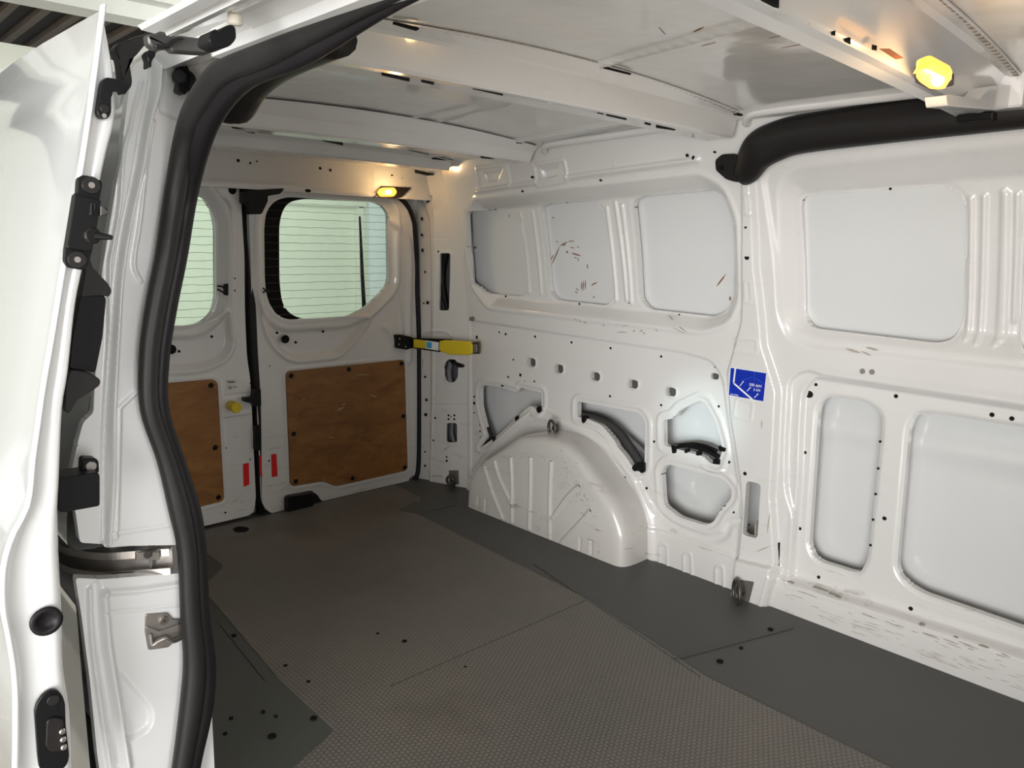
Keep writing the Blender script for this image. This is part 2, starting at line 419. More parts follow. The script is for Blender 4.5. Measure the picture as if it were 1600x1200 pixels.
def sheet(name, fr, outer, feats, holes, cell, mat, parent=None, skirt=0.012, kind=None, label=None, hoff=0.0):
    """pressed steel sheet: height relief over a polygon with real holes and returned edges"""
    outer = np.asarray(outer, float); lo, hi = outer.min(0), outer.max(0)
    nu = int(np.ceil((hi[0] - lo[0]) / cell)) + 1; nv = int(np.ceil((hi[1] - lo[1]) / cell)) + 1
    gu = np.linspace(lo[0], hi[0], nu); gv = np.linspace(lo[1], hi[1], nv)
    P = np.stack(np.meshgrid(gu, gv), -1).reshape(-1, 2)
    dead = np.zeros(len(P), bool)
    for poly, inside in [(outer, False)] + [(np.asarray(h_, float), True) for h_ in holes]:
        i = np.nonzero(near_mask(P, poly, cell * 2))[0] if inside else np.arange(len(P))
        if not len(i): continue
        sd, nr = sdist(P[i], poly)
        sn = np.abs(sd) < cell * 0.58
        P[i[sn]] = nr[sn]
        bad = (~sn) & ((sd < 0) if inside else (sd > 0)); dead[i[bad]] = True
    idx = np.arange(nu * nv).reshape(nv, nu)
    a, b, c, d = idx[:-1, :-1].ravel(), idx[:-1, 1:].ravel(), idx[1:, 1:].ravel(), idx[1:, :-1].ravel()
    T = np.concatenate([np.c_[a, b, c], np.c_[a, c, d]])
    T = T[~dead[T].any(1)]
    e1, e2 = P[T[:, 1]] - P[T[:, 0]], P[T[:, 2]] - P[T[:, 0]]
    ar = e1[:, 0] * e2[:, 1] - e1[:, 1] * e2[:, 0]
    T = T[np.abs(ar) > 1e-9]
    # drop triangles that lie wholly on a hole border but inside it
    ctr = P[T].mean(1); keep = np.ones(len(T), bool)
    for h_ in holes:
        h_ = np.asarray(h_, float); i = np.nonzero(near_mask(ctr, h_, 0))[0]
        if len(i): sd, _ = sdist(ctr[i], h_); keep[i[sd < -1e-4]] = False
    T = T[keep]
    used, inv = np.unique(T, return_inverse=True); P = P[used]; T = inv.reshape(-1, 3)
    hh = height(P, feats) + hoff
    W = fr.w(P, 0) + hh[:, None] * fr.N
    if np.cross(fr.U, fr.V) @ fr.N < 0: T = T[:, ::-1]
    # skirt
    E = np.concatenate([T[:, [0, 1]], T[:, [1, 2]], T[:, [2, 0]]]); key = np.sort(E, 1)
    k2 = key[:, 0].astype(np.int64) * (len(P) + 1) + key[:, 1]
    u, cnt = np.unique(k2, return_counts=True); bd = E[np.isin(k2, u[cnt == 1])]
    n0 = len(W); bi, inv = np.unique(bd, return_inverse=True); inv = inv.reshape(-1, 2)
    top = W[bi]; bot = top - fr.N * skirt
    W2 = np.concatenate([W, top, bot]); q = len(bi)
    A, B = n0 + inv[:, 0], n0 + inv[:, 1]; A2, B2 = A + q, B + q
    T2 = np.concatenate([T, np.c_[A, A2, B], np.c_[B, A2, B2]])
    return mk(name, W2, T2, mat, parent, True, label, kind)

def plate(name, fr, pts, h0, th, mat, parent=None, r=0.0, bev=0.001, label=None, px=True, kind=None, hpx=None):
    """flat plate with its outline (photo pixels or uv), back at height h0, thickness th, bevelled front edge"""
    uv = fr.uv(pts, h0 + th if hpx is None else hpx) if px else np.array(pts, float)
    P = rnd(uv, r) if np.any(np.array(r) > 0) else uv
    A = P[:, 0] @ np.roll(P[:, 1], -1) - P[:, 1] @ np.roll(P[:, 0], -1)
    if A < 0: P = P[::-1]
    c = P.mean(0); ext = np.maximum((P.max(0) - P.min(0)) / 2, 1e-5)
    ins = P - np.sign(P - c) * np.minimum(bev, ext * .4)
    m_ = MB(); base = fr.base(P[:, 0], P[:, 1])
    def ring(Q, h): return [fr.O + u * fr.U + v * fr.V + (h + b_) * fr.N for (u, v), b_ in zip(Q, base)]
    m_.rings([ring(P, h0), ring(P, h0 + th - min(bev, th * .6)), ring(ins, h0 + th)])
    return m_.build(name, mat, parent, False, label, kind)
def discs(name, fr, spots, mat, parent, h=0.0006, kind='stuff', hb=0.0, k=1.0):
    """small drilled holes: dark discs, the shade inside put in as colour; spots = (px, py, radius_px[, aspect])"""
    m_ = MB()
    for sp in spots:
        x, y, rp = sp[:3]; u, v = fr.uv([(x, y)], hb)[0]
        dist = np.linalg.norm(fr.at(x, y, hb) - CAM); r = rp * dist / FPX * k; asp = sp[3] if len(sp) > 3 else 1.0
        R = [(u + r * asp * math.cos(a), v + r * math.sin(a)) for a in np.linspace(0, 2 * math.pi, 9, endpoint=False)]
        R = np.array(R); b_ = float(fr.base(np.array([u]), np.array([v]))[0])
        f = lambda Q, hh: [fr.O + a * fr.U + b * fr.V + (hh + b_ + hb) * fr.N for a, b in Q]
        m_.rings([f(R, -0.002), f(R, h)])
    return m_.build(name, mat, parent, False, None, kind)
def strokes(name, fr, segs, mat, parent, hb=0.0, h=0.0007):
    """paint damage: thin raised scrapes; segs = (x0,y0,x1,y1,width_px)"""
    m_ = MB()
    for x0, y0, x1, y1, wd in segs:
        A, B = fr.uv([(x0, y0), (x1, y1)], hb); d = B - A; L = np.linalg.norm(d); d /= L; n = np.array([-d[1], d[0]])
        ww = wd * np.linalg.norm(fr.at(x0, y0, hb) - CAM) / FPX / 2
        Q = np.array([A, A + d * L * .3 + n * ww, A + d * L * .7 + n * ww * .8, B, A + d * L * .6 - n * ww, A + d * L * .2 - n * ww * .7])
        b_ = fr.base(Q[:, 0], Q[:, 1])
        f = lambda hh: [fr.O + a * fr.U + b * fr.V + (hh + bb + hb) * fr.N for (a, b), bb in zip(Q, b_)]
        m_.rings([f(-0.001), f(h)])
    return m_.build(name, mat, parent, False, None, 'stuff')
def line_bead(fr, pts, h, r, hb=0.0, n=4):
    uv = fr.uv(pts, hb)
    if len(uv) > 2 and n > 1: uv = smooth_path(uv, n)
    return ('bead', uv, h, r)

# ================================================================== STRUCTURE
YW = 2.124; XR = -2.797; YC = 1.284; XF = 0.24
# ------------------------------------------------------------------ floor
ZI = Frame((0, 0, 0), (1, 0, 0), (0, 1, 0), (0, 0, 1))
fl = MB().box((XR - 0.05, 0.46, -0.03), (XF, 2.30, -0.002)).build('floor', FLOORS, None, label=None, kind='structure')
hexm = plate('studded_mat', ZI, rnd([(-2.78, 0.98), (-2.42, 0.98), (-2.30, 0.86), (-1.66, 0.80), (-1.40, 0.80), (-1.30, 0.56), (0.10, 0.56), (0.10, 1.60), (-0.97, 1.62), (-1.46, 1.72), (-2.44, 1.77), (-2.56, 1.90), (-2.78, 1.92)], 0.02),
      -0.002, 0.002, FLOORH, fl, px=False, bev=0.001)
for nm, A, B in (('floor_seam', (610, 1072), (915, 938)), ('floor_seam', (1052, 1030), (1240, 905 + 75)), ('floor_seam', (835, 880), (1095, 1058)), ('floor_seam', (345, 975), (415, 1062))):
    a = onp(*A, 2, 0.0006)[:2]; b = onp(*B, 2, 0.0006)[:2]; d = (b - a) / np.linalg.norm(b - a); n_ = np.array([-d[1], d[0]]) * 0.0022
    plate(nm, ZI, [a - n_, b - n_, b + n_, a + n_], -0.001, 0.0016, FLOORS, fl, px=False, bev=0.0004)
discs('floor_screws', ZI, [(1125, 1033, 5), (1158, 1012, 3), (1204, 983, 4), (490, 1122, 5), (425, 1150, 6), (411, 1112, 3), (365, 993, 4), (361, 1122, 3), (352, 1146, 3), (431, 1119, 2.5), (446, 1040, 3), (482, 1065, 3), (632, 1002, 4), (590, 990, 2.5), (727, 1042, 2), (736, 783, 2)], VOID, fl, h=0.0012)
plate('drain_recess', ZI, [(363, 826), (372, 822), (386, 823), (390, 827), (383, 831), (368, 831)], 0, 0.0015, VOID, fl, r=0.01)
plate('floor_patch', ZI, [(622, 797), (650, 783), (668, 790), (712, 788), (655, 803)], -0.001, 0.0016, FLOORS, fl, bev=0.0004)

# ------------------------------------------------------------------ far side wall
def tum(u, v):
    t = np.clip((v - 0.72) / 0.64, 0, 2); return 0.150 * t ** 1.6
FW = Frame((0, YW, 0), (1, 0, 0), (0, 0, 1), (0, -1, 0), tum)
z3 = lambda p: Z((700, 250), 3.2, p)
z4 = lambda p: Z((720, 560), 3.5294, p)
z5 = lambda p: Z((980, 540), 2.857, p)
z6 = lambda p: Z((1180, 200), 3.0, p)
z7 = lambda p: Z((1180, 560), 2.2222, p)
RD = -0.045   # recess depth of the upper panels
feats, holes = [], []
rec1 = rnd(FW.uv([(737, 312), (1094, 272), (1130, 292), (1150, 340), (1154, 470), (1138, 506), (1098, 518), (762, 480), (738, 448), (729, 400)]), 0.03)
feats.append(('area', rec1, RD, 0.045)); feats.append(('rim', rec1, 0.004, 0.014, 0.004))
w1 = rnd(FW.uv(z3([(130, 262), (240, 245), (345, 262), (372, 320), (397, 640), (370, 682), (215, 668), (152, 606), (138, 440)]), RD), 0.02)
w2 = rnd(FW.uv(z3([(462, 236), (500, 218), (730, 202), (775, 250), (830, 695), (795, 728), (540, 700), (503, 650)]), RD), 0.03)
w3 = rnd(FW.uv(z3([(922, 205), (965, 180), (1345, 148), (1405, 195), (1425, 260), (1440, 500), (1418, 735), (1345, 785), (1000, 747), (958, 690)]), RD), [.03, .03, .04, .04, .03, .02, .04, .04, .04, .03])
holes += [w1, w2, w3]
for wq in (w1, w2, w3): feats.append(('rim', wq, -0.003, 0.010, 0.004))
for a, b in (((365, 275), (408, 660)), ((425, 262), (468, 665)), ((795, 240), (842, 700)), ((838, 215), (895, 700)), ((872, 230), (918, 712))):
    feats.append(line_bead(FW, z3([a, b]), 0.008, 0.011, RD))
# lower rear plate edge
pl1 = rnd(FW.uv([(733, 499), (1069, 550), (1112, 562), (1130, 590), (1137, 650), (1152, 745), (1158, 800), (1152, 872), (1020, 828), (900, 800), (735, 760)]), [0, .02, .05, .05, .05, .05, .03, 0, 0, 0, 0])
feats.append(('area', pl1, -0.006, 0.007))
# openings
oA = rnd(FW.uv(z4([(104, 165), (125, 147), (225, 157), (317, 188), (330, 160), (447, 188), (447, 268), (425, 290), (395, 262), (372, 268), (240, 395), (170, 450), (105, 495), (150, 430), (122, 330), (106, 262)]), -0.006), 0.008)
oB = rnd(FW.uv(z4([(644, 236), (985, 300), (1018, 345), (1014, 600), (985, 630), (945, 590), (850, 450), (775, 365), (700, 332), (645, 325)]), -0.006), 0.015)
oC = rnd(FW.uv(z5([(163, 332), (205, 325), (240, 285), (325, 245), (350, 255), (395, 340), (420, 430), (425, 470), (405, 530), (370, 525), (345, 495), (165, 445)]), -0.006), 0.008)
oD = rnd(FW.uv(z5([(155, 560), (180, 528), (430, 595), (468, 640), (465, 685), (420, 728), (385, 790), (345, 802), (230, 765), (165, 710)]), -0.006), 0.02)
holes += [oA, oB, oC, oD]
for q, o_ in ((oA, .010), (oB, .012), (oC, .012), (oD, .014)): feats.append(('flange', q, -0.004, o_, 0.005)); feats.append(('flange', q, 0.005, o_ + 0.014, 0.006))
feats.append(line_bead(FW, z5([(60, 610), (150, 770), (330, 860), (420, 855), (450, 800), (500, 785)]), -0.010, 0.022))
feats.append(line_bead(FW, z5([(130, 820), (470, 938)]), 0.004, 0.006, n=1))
# raised oval slots
def oval(fr, x, y, a, b, hb=0.0, rot=0.0):
    u, v = fr.uv([(x, y)], hb)[0]; k = np.linalg.norm(fr.at(x, y, hb) - CAM) / FPX
    return np.array([(u + a * k * np.sign(math.cos(t)) * abs(math.cos(t)) ** .7, v + b * k * np.sign(math.sin(t)) * abs(math.sin(t)) ** .7) for t in np.linspace(0, 2 * math.pi, 16, endpoint=False)])
for (x, y) in ((832, 566), (875, 576), (932, 588), (991, 600), (1050, 612)):
    q = oval(FW, x, y, 8.6, 6.8, -0.006); holes.append(q); feats.append(('flange', q, 0.004, 0.003, 0.005))
holes.append(oval(FW, 1117, 588, 7, 5, -0.006))
# pillar: hat section that stands proud, with its slot and foot
pil = rnd(FW.uv([(1157, 250), (1180, 262), (1188, 420), (1200, 540), (1222, 610), (1218, 700), (1213, 775), (1220, 880), (1200, 950), (1146, 930), (1153, 870), (1160, 800), (1155, 740), (1141, 650), (1136, 580), (1158, 500), (1158, 400)]), 0.01)
feats.append(('area', pil, 0.020, 0.014))
foot = FW.uv([(1153, 868), (1222, 884), (1202, 960), (1144, 940)]); feats.append(('area', foot, 0.018, 0.008))
slot = rnd(FW.uv(z5([(532, 603), (597, 617), (581, 862), (516, 845)]), 0.02), 0.014); holes.append(slot)
feats.append(('rim', rnd(FW.uv([(1151, 622), (1177, 628), (1174, 657), (1147, 651)], 0.02), 0.008), 0.003, 0.006))
feats.append(('rim', rnd(FW.uv([(1143, 528), (1182, 530), (1183, 553), (1145, 549)], 0.02), 0.008), 0.003, 0.006))
for yy in (318, 455): feats.append(('rim', rnd(FW.uv([(1163, yy - 14), (1172, yy - 15), (1174, yy + 18), (1165, yy + 18)], 0.02), 0.004), 0.003, 0.004))
# front upper panel: deep bowl
lip = rnd(FW.uv([(1186, 275), (1200, 248), (1240, 236), (1600, 196), (1900, 160), (1900, 620), (1600, 584), (1262, 546), (1228, 532), (1211, 495), (1205, 400)]), 0.04)
feats.append(('area', lip, -0.010, 0.018))
rec2 = rnd(FW.uv([(1207, 300), (1217, 270), (1247, 255), (1600, 218), (1900, 182), (1900, 610), (1600, 572), (1265, 536), (1234, 524), (1212, 492), (1209, 400)]), 0.04)
feats.append(('area', rec2, RD - 0.006, 0.075))
R2 = RD - 0.016
v1 = rnd(FW.uv(z6([(222, 370), (228, 320), (300, 309), (880, 272), (960, 300), (988, 370), (975, 900), (940, 990), (870, 1005), (280, 936), (238, 870)]), R2), [.01, .04, .02, .03, .05, .03, .03, .05, .02, .03, .03])
v2 = rnd(FW.uv(z6([(1262, 500), (1290, 380), (2400, 300), (2400, 1300), (1300, 1090), (1235, 1000)]), R2), 0.03)
holes += [v1, v2]
for wq in (v1, v2): feats.append(('rim', wq, -0.003, 0.010, 0.004))
for a, b in (((1012, 330), (998, 985)), ((1075, 320), (1052, 1005)), ((1165, 295), (1140, 1010)), ((1185, 310), (1165, 990)), ((1230, 310), (1215, 900))):
    feats.append(line_bead(FW, z6([a, b]), 0.007, 0.010, R2))
# front lower plate
fp = rnd(FW.uv(z7([(112, 70), (170, 34), (235, 55), (933, 160), (1700, 280), (1700, 1330), (933, 1040), (112, 782), (128, 560), (98, 450), (100, 300)])), [.03, .06, .02, 0, 0, 0, 0, .02, .02, .03, .03])
feats.append(('area', fp, -0.011, 0.010))
fp2 = rnd(FW.uv(z7([(158, 112), (205, 60), (240, 66), (933, 170), (1700, 290), (1700, 1300), (933, 1030), (118, 775), (134, 560), (146, 400), (150, 250)]), -0.011), [.03, .05, .02, 0, 0, 0, 0, .01, .03, .03, .03])
feats.append(('area', fp2, -0.015, 0.012)); feats.append(('rim', fp2, -0.002, 0.02, 0.014))
FP = -0.026
a1 = rnd(FW.uv(z7([(216, 170), (245, 132), (375, 148), (437, 190), (437, 250), (388, 700), (362, 745), (340, 745), (215, 706), (183, 655)]), FP), [.03, .03, .04, .05, .02, .02, .02, .02, .05, .04])
a2 = rnd(FW.uv(z7([(532, 235), (565, 190), (640, 195), (1500, 330), (1500, 1120), (933, 942), (560, 812), (487, 745)]), FP), [.04, .05, .02, .1, .1, 0, .05, .05])
holes += [a1, a2]
for q in (a1, a2): feats.append(('flange', q, -0.007, 0.0, 0.011))
# sill board and seam lines
sill = FW.uv([(1208, 893), (1600, 1024), (2100, 1190), (2100, 1300), (1600, 1110), (1190, 955)]); feats.append(('area', sill, 0.012, 0.012))
feats.append(line_bead(FW, [(1216, 880), (1600, 1003), (1900, 1100)], -0.0025, 0.004, FP, 1))
for x0, y0 in ((1042, 858), (1080, 872), (1130, 892)):
    feats.append(('rim', rnd(FW.uv([(x0 - 12, y0 - 8), (x0, y0 - 8), (x0 + 2, y0 + 45), (x0 - 11, y0 + 42)]), 0.012), 0.005, 0.007))
# cant rail pressings
feats.append(line_bead(FW, [(745, 300), (905, 275), (1090, 250)], 0.010, 0.014))
feats.append(line_bead(FW, [(960, 250), (960, 268), (1080, 250)], 0.002, 0.006, n=1))
for px_ in ((790, 268), (880, 262)):
    x, y = px_
    feats.append(('rim', rnd(FW.uv([(x - 45, y - 5), (x + 2, y - 12), (x + 8, y + 22), (x - 40, y + 30)]), 0.01), 0.008, 0.010))
    feats.append(('area', rnd(FW.uv([(x - 38, y), (x - 4, y - 5), (x - 12, y + 16), (x - 30, y + 18)]), 0.01), -0.012, 0.012))
# flange round the wheel arch
arch_line = FW.uv([(738, 742), (770, 700), (800, 668), (832, 652), (872, 658), (935, 688), (980, 735), (1006, 785), (1016, 830), (1018, 872)])
feats.append(('bead', smooth_path(arch_line, 4), 0.012, 0.030))
feats.append(('bead', smooth_path(FW.uv([(800, 640), (830, 622), (850, 640), (905, 660), (945, 680), (985, 720), (1015, 780)]), 4), 0.006, 0.012))
WOUT = np.array([(-2.53, -0.03), (XF, -0.03), (XF, 1.43), (-2.53, 1.43)])
wall = sheet('wall_far_side', FW, WOUT, feats, holes, 0.0045, PAINT, None, 0.022, 'structure')
# outer skin seen through the openings
def skinbase(u, v):
    return tum(u, v)
S_OFF = Frame((0, YW, 0), (1, 0, 0), (0, 0, 1), (0, -1, 0), lambda u, v: tum(u, v) - 0.105 + 0.032 * sstep((v - 0.74) / 0.10) + 0.004 * np.cos((u + 0.75) * 4))
sheet('outer_skin', S_OFF, np.array([(-2.54, -0.05), (XF, -0.05), (XF, 1.45), (-2.54, 1.45)]), [('bead', np.array([(-2.6, .55), (XF, .57)]), 0.012, 0.05), ('bead', np.array([(-2.05, .50), (-1.4, .22)]), 0.006, 0.03)], [], 0.02, SKIN, wall, 0.004)
discs('drilled_holes', FW, [(737, 540, 0), (780, 519, 1.6), (790, 522, 2), (836, 526, 2), (893, 535, 2), (954, 544, 2), (802, 562, 1.6), (813, 586, 2.6), (794, 589, 1.8), (820, 596, 1.5), (835, 596, 1.6), (741, 620, 1.8), (741, 630, 2.6), (741, 645, 1.5), (1033, 557, 2), (1033, 633, 2), (1123, 635, 2), (1118, 573, 2.3), (1022, 690, 2), (1146, 800, 2.2), (1139, 722, 2.4), (1010, 763, 2), (953, 619, 2), (891, 653, 2), (762, 597, 3, 1.2), (785, 602, 2.6, 1.3), (792, 603, 1.3), (852, 644, 2), (828, 646, 1.6), (786, 682, 1.6), (976, 747, 3.2), (749, 653, 1.6), (750, 664, 1.6), (750, 674, 1.6), (751, 683, 1.6), (745, 527, 3, .8), (985, 521, 1.2)], VOID, wall, hb=-0.0055)
discs('drilled_holes', FW, [(1164, 740, 3), (1167, 402, 4), (1165, 355, 2.2), (1170, 820, 1.5)], VOID, wall, hb=0.020)
discs('drilled_holes', FW, [(1275, 601, 2.5), (1264, 616, 5.5, 1.2), (1400, 619, 3), (1258, 707, 2.5), (1250, 826, 2.4), (1279, 902, 2.4), (1382, 810, 3), (1423, 951, 3), (1550, 648, 3.2), (1581, 654, 3.2)] + [(x, y, 1.8) for x, y in ((1375, 690), (1372, 732), (1368, 772), (1364, 812), (1360, 852))], VOID, wall, hb=FP)
discs('drilled_holes', FW, [(1348, 580, 4), (1363, 581, 4)], ZINC, wall, hb=-0.0, h=0.003)
for fr_spots, hb in (([(1391, 295, 1.8), (1256, 406, 1.8), (1386, 527, 1.8)], R2), ([(774, 326, 2, 1.6), (765, 327, 1.4), (742, 387, 1.5), (790, 463, 1.5), (886, 316, 1.2), (905, 475, 1.6), (1048, 299, 1.6), (1061, 492, 1.6), (983, 473, 1.6)], RD)):
    discs('drilled_holes', FW, fr_spots, VOID, wall, hb=hb)
discs('drilled_holes', FW, [(833, 277, 1.8), (1075, 243, 2.4, .7), (1085, 247, 3, .7), (1118, 238, 1.6), (818, 299, 1.6), (940, 282, 1.6)], VOID, wall, h=0.008)
# paint damage in the middle upper panel
SKF = S_OFF
sg = []
for a, b, c_, d_, wd in ((518, 525, 560, 430, 4), (560, 430, 600, 408, 4), (600, 408, 635, 404, 3), (512, 505, 530, 470, 3), (615, 465, 668, 480, 5), (590, 455, 602, 465, 6), (575, 430, 590, 420, 3), (610, 435, 635, 442, 3), (645, 430, 655, 440, 3), (630, 485, 645, 492, 3), (650, 490, 652, 505, 3), (697, 520, 698, 545, 4), (668, 610, 668, 655, 4), (676, 602, 677, 655, 4), (687, 600, 686, 650, 4), (715, 628, 748, 610, 4), (640, 640, 655, 655, 3), (728, 680, 731, 692, 5), (540, 405, 552, 412, 3), (518, 288, 534, 290, 3), (636, 655, 648, 668, 3), (305, 270, 308, 288, 3), (1342, 634, 1392, 568, 5), (1410, 680, 1412, 705, 6), (1405, 700, 1416, 690, 3)):
    (x0, y0), (x1, y1) = z3([(a, b), (c_, d_)]); sg.append((x0, y0, x1, y1, wd / 3.2 * 1.5))
strokes('scratch_marks', SKF, sg, RUST, wall, h=0.0010)
strokes('scratch_marks', FW, [(x0, y0, x1, y1, wd) for (x0, y0), (x1, y1), wd in [(z3([(a, b)])[0], z3([(c_, d_)])[0], 1.2) for a, b, c_, d_ in ((635, 790, 650, 805), (655, 795, 668, 812), (680, 805, 695, 818), (875, 833, 905, 822), (930, 860, 935, 850), (960, 860, 975, 850), (975, 862, 988, 868), (1130, 838, 1190, 868), (1160, 835, 1200, 862), (845, 860, 900, 862), (1105, 775, 1125, 800), (1040, 845, 1052, 856), (775, 822, 785, 830))]], SCUFF, wall, h=0.006)
rs = random.Random(5); sg = []
for i in range(70):
    t = rs.random(); x = 1225 + t * 370; y = 905 + t * 128 + rs.uniform(-6, 42); L = rs.uniform(4, 26)
    sg.append((x, y, x + L, y + L * 0.36 + rs.uniform(-1.5, 1.5), rs.uniform(0.5, 1.1)))
strokes('scratch_marks', FW, sg, SCUFF, wall, h=0.0128)
strokes('scratch_marks', FW, [(1215, 580, 1235, 572, 4), (1222, 575, 1238, 578, 3), (1320, 545, 1345, 552, 3), (1345, 549, 1370, 560, 2), (1352, 543, 1372, 548, 2)], SCUFF, wall, h=-0.004)
strokes('scratch_marks', FW, [(1208, 800, 1204, 830, 2), (1186, 812, 1185, 840, 1.6), (1155, 870, 1170, 874, 2), (1160, 880, 1163, 888, 1.5), (1166, 885, 1172, 884, 1.2), (1196, 655, 1195, 668, 1.5), (1186, 860, 1210, 850, 1.4)], SCUFF, wall, h=0.0215)
# seam down the pillar
plate('panel_seam', FW, [(1215, 848), (1218, 848), (1217, 897), (1213, 897)], -0.002, 0.006, VOID, wall, bev=0.0003)

# ------------------------------------------------------------------ wheel arch (far)
I_px = [(740, 795), (740, 755), (750, 735), (768, 721), (800, 713), (830, 714), (862, 720), (884, 728), (900, 748), (918, 783), (930, 818), (936, 846), (937, 872)]
W_px = [(742, 765), (747, 745), (757, 722), (778, 702), (806, 681), (835, 675), (868, 673), (908, 683), (932, 704), (962, 744), (990, 782), (1006, 826), (1012, 866)]
YI = 1.982
I = np.array([onp(*q, 1, YI)[[0, 2]] for q in I_px]); Wd = np.array([onp(*q, 1, 2.09)[[0, 2]] for q in W_px])
I[0] = (-2.314, -0.01); I[-1] = (I[-2][0] + .004, -0.01); Wd[0] = (-2.37, -0.01); Wd[1] = (-2.36, .09); Wd[2] = (-2.325, .155); Wd[3] = (-2.265, .215); Wd[4] = (-2.185, .272); Wd[-1] = (Wd[-2][0] + 0.004, -0.01)
def lin(P, n=6):
    Q = np.array([P[i] + (P[i + 1] - P[i]) * j / n for i in range(len(P) - 1) for j in range(n)] + [P[-1]])
    for _ in range(3): Q[1:-1] = (Q[:-2] + 2 * Q[1:-1] + Q[2:]) / 4
    return Q
Is, Ws = lin(I), lin(Wd)
rings = []
for k in range(15):
    a = k / 14 * math.pi / 2; n_ = 6.5
    fx = 1 - max(math.cos(a), 0) ** (2 / n_); fy = max(math.sin(a), 0) ** (2 / n_)
    XZ = Ws + (Is - Ws) * fx; Y = YW + 0.01 + (YI - YW - 0.01) * fy
    rings.append([(p[0], Y, p[1]) for p in XZ])
wa = MB(); wa.rings(rings, cap=False, closed=False)
arch = wa.build('wheel_arch', PAINTD, wall, True)
FA = Frame((0, YI, 0), (1, 0, 0), (0, 0, 1), (0, -1, 0))
fa = [line_bead(FA, z4([a, b, c]), 0.009, 0.011) for a, b, c in (((128, 590), (175, 740), (232, 880)), ((180, 530), (210, 650), (275, 790)), ((275, 510), (283, 700), (283, 900)), ((385, 520), (385, 700), (378, 940)), ((500, 560), (492, 760), (492, 990)), ((505, 880), (600, 750), (710, 660)), ((555, 1015), (680, 880), (760, 780)))]
fa += [line_bead(FA, z4([a, b]), -0.006, 0.008) for a, b in (((655, 990), (655, 1055)), ((718, 1010), (718, 1080)), ((95, 765), (92, 815)), ((135, 780), (135, 840)))]
o = sheet('wheel_arch_face', FA, Is, fa, [], 0.004, PAINTD, wall, 0.004)
sg = []
for i in range(46):
    x = rs.gauss(905, 26); y = 735 + (x - 880) * 1.3 + rs.gauss(0, 20)
    if 740 < x < 935 and y < 860: sg.append((x, y, x + rs.uniform(-4, 5), y + rs.uniform(-2, 5), rs.uniform(.6, 1.8)))
strokes('scuff_marks', FA, sg, SCUFF, wall, h=0.0012)

# ------------------------------------------------------------------ rear corner pillar (slanting)
A_, B_ = np.array([XR, 2.050, 0]), np.array([-2.50, 2.155, 0]); U_ = (B_ - A_) / np.linalg.norm(B_ - A_); Nn = np.cross(U_, [0, 0, 1.0]); Nn = Nn if Nn[1] < 0 else -Nn
FD = Frame(A_, U_, (0, 0, 1), Nn, lambda u, v: tum(u, v) * np.clip(u / 0.3, 0, 1) * 0.8)
zd = lambda p: Z((600, 250), 4.444, p)
ze = lambda p: Z((600, 500), 4.2857, p)
dh, df = [], []
s1 = rnd(FD.uv(zd([(388, 648), (460, 648), (450, 1045), (382, 1045)])), 0.008); dh.append(s1)
s2 = rnd(FD.uv(ze([(402, 300), (430, 262), (480, 265), (497, 310), (494, 385), (470, 418), (425, 418), (402, 380)])), 0.012); dh.append(s2)
s3 = rnd(FD.uv(ze([(416, 690), (488, 690), (490, 820), (414, 820)])), 0.012); dh.append(s3)
s4 = rnd(FD.uv(zd([(205, 255), (250, 236), (335, 245), (335, 280), (295, 303)])), 0.008); dh.append(s4)
for q in (s1, s2, s3): df.append(('rim', q, 0.003, 0.006, 0.005))
df.append(('area', FD.uv([(640, 470), (640, 300), (664, 320), (672, 345), (672, 800), (640, 800)]), -0.012, 0.010))
df.append(line_bead(FD, [(678, 330), (678, 500), (676, 640), (672, 760)], 0.005, 0.008))
df.append(line_bead(FD, [(652, 633), (735, 633)], -0.003, 0.004, n=1)); df.append(line_bead(FD, [(665, 371), (707, 372)], -0.002, 0.003, n=1))
df.append(line_bead(FD, [(663, 520), (675, 517), (697, 518), (705, 525)], 0.005, 0.008))
df.append(line_bead(FD, [(735, 520), (733, 640), (736, 750)], 0.004, 0.008))
DOUT = np.array([(-0.01, -0.03), (0.300, -0.03), (0.300, 1.43), (-0.01, 1.43)])
rp = sheet('wall_rear_corner', FD, DOUT, df, dh, 0.005, PAINT, None, 0.012, 'structure')
OVALSHADE = simple('oval_shade_dark', (0.07, 0.07, 0.068), .6)
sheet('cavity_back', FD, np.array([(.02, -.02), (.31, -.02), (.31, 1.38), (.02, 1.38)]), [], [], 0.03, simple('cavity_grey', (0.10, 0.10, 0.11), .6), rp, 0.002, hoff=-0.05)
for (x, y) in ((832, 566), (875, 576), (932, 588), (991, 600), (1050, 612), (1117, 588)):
    plate('oval_shade_plate', FW, [(x - 12, y - 11), (x + 11, y - 7), (x + 11, y + 11), (x - 12, y + 7)], -0.020, 0.003, OVALSHADE, wall)  # dark plates added behind the oval slots; their shade put in as colour
discs('drilled_holes', FD, [(685, 393, 1.6), (659, 342, 3, .6), (659, 367, 2.2), (660, 391, 3, .6), (664, 425, 1.6), (668, 473, 2.6), (662, 474, 1.3), (664, 589, 1.8), (666, 625, 2.2), (665, 648, 2.6), (680, 653, 1.8), (677, 688, 1.8), (664, 706, 1.3), (664, 728, 1.8), (701, 649, 1.8), (710, 649, 1.8), (705, 651, 1.2), (701, 655, 1.8), (710, 655, 1.8), (698, 714, 1.5), (698, 720, 2), (735, 651, 1.2)], VOID, rp, h=0.001)
strokes('scuff_marks', FD, [(690, 705, 706, 695, 1.5), (693, 700, 700, 704, 1.5), (697, 696, 715, 690, 1), (677, 612, 680, 628, 1.2), (660, 560, 660, 575, 1), (668, 745, 690, 742, 1.2)], SCUFF, rp)
hm = simple('grey_cable', (0.16, 0.16, 0.17), .5)
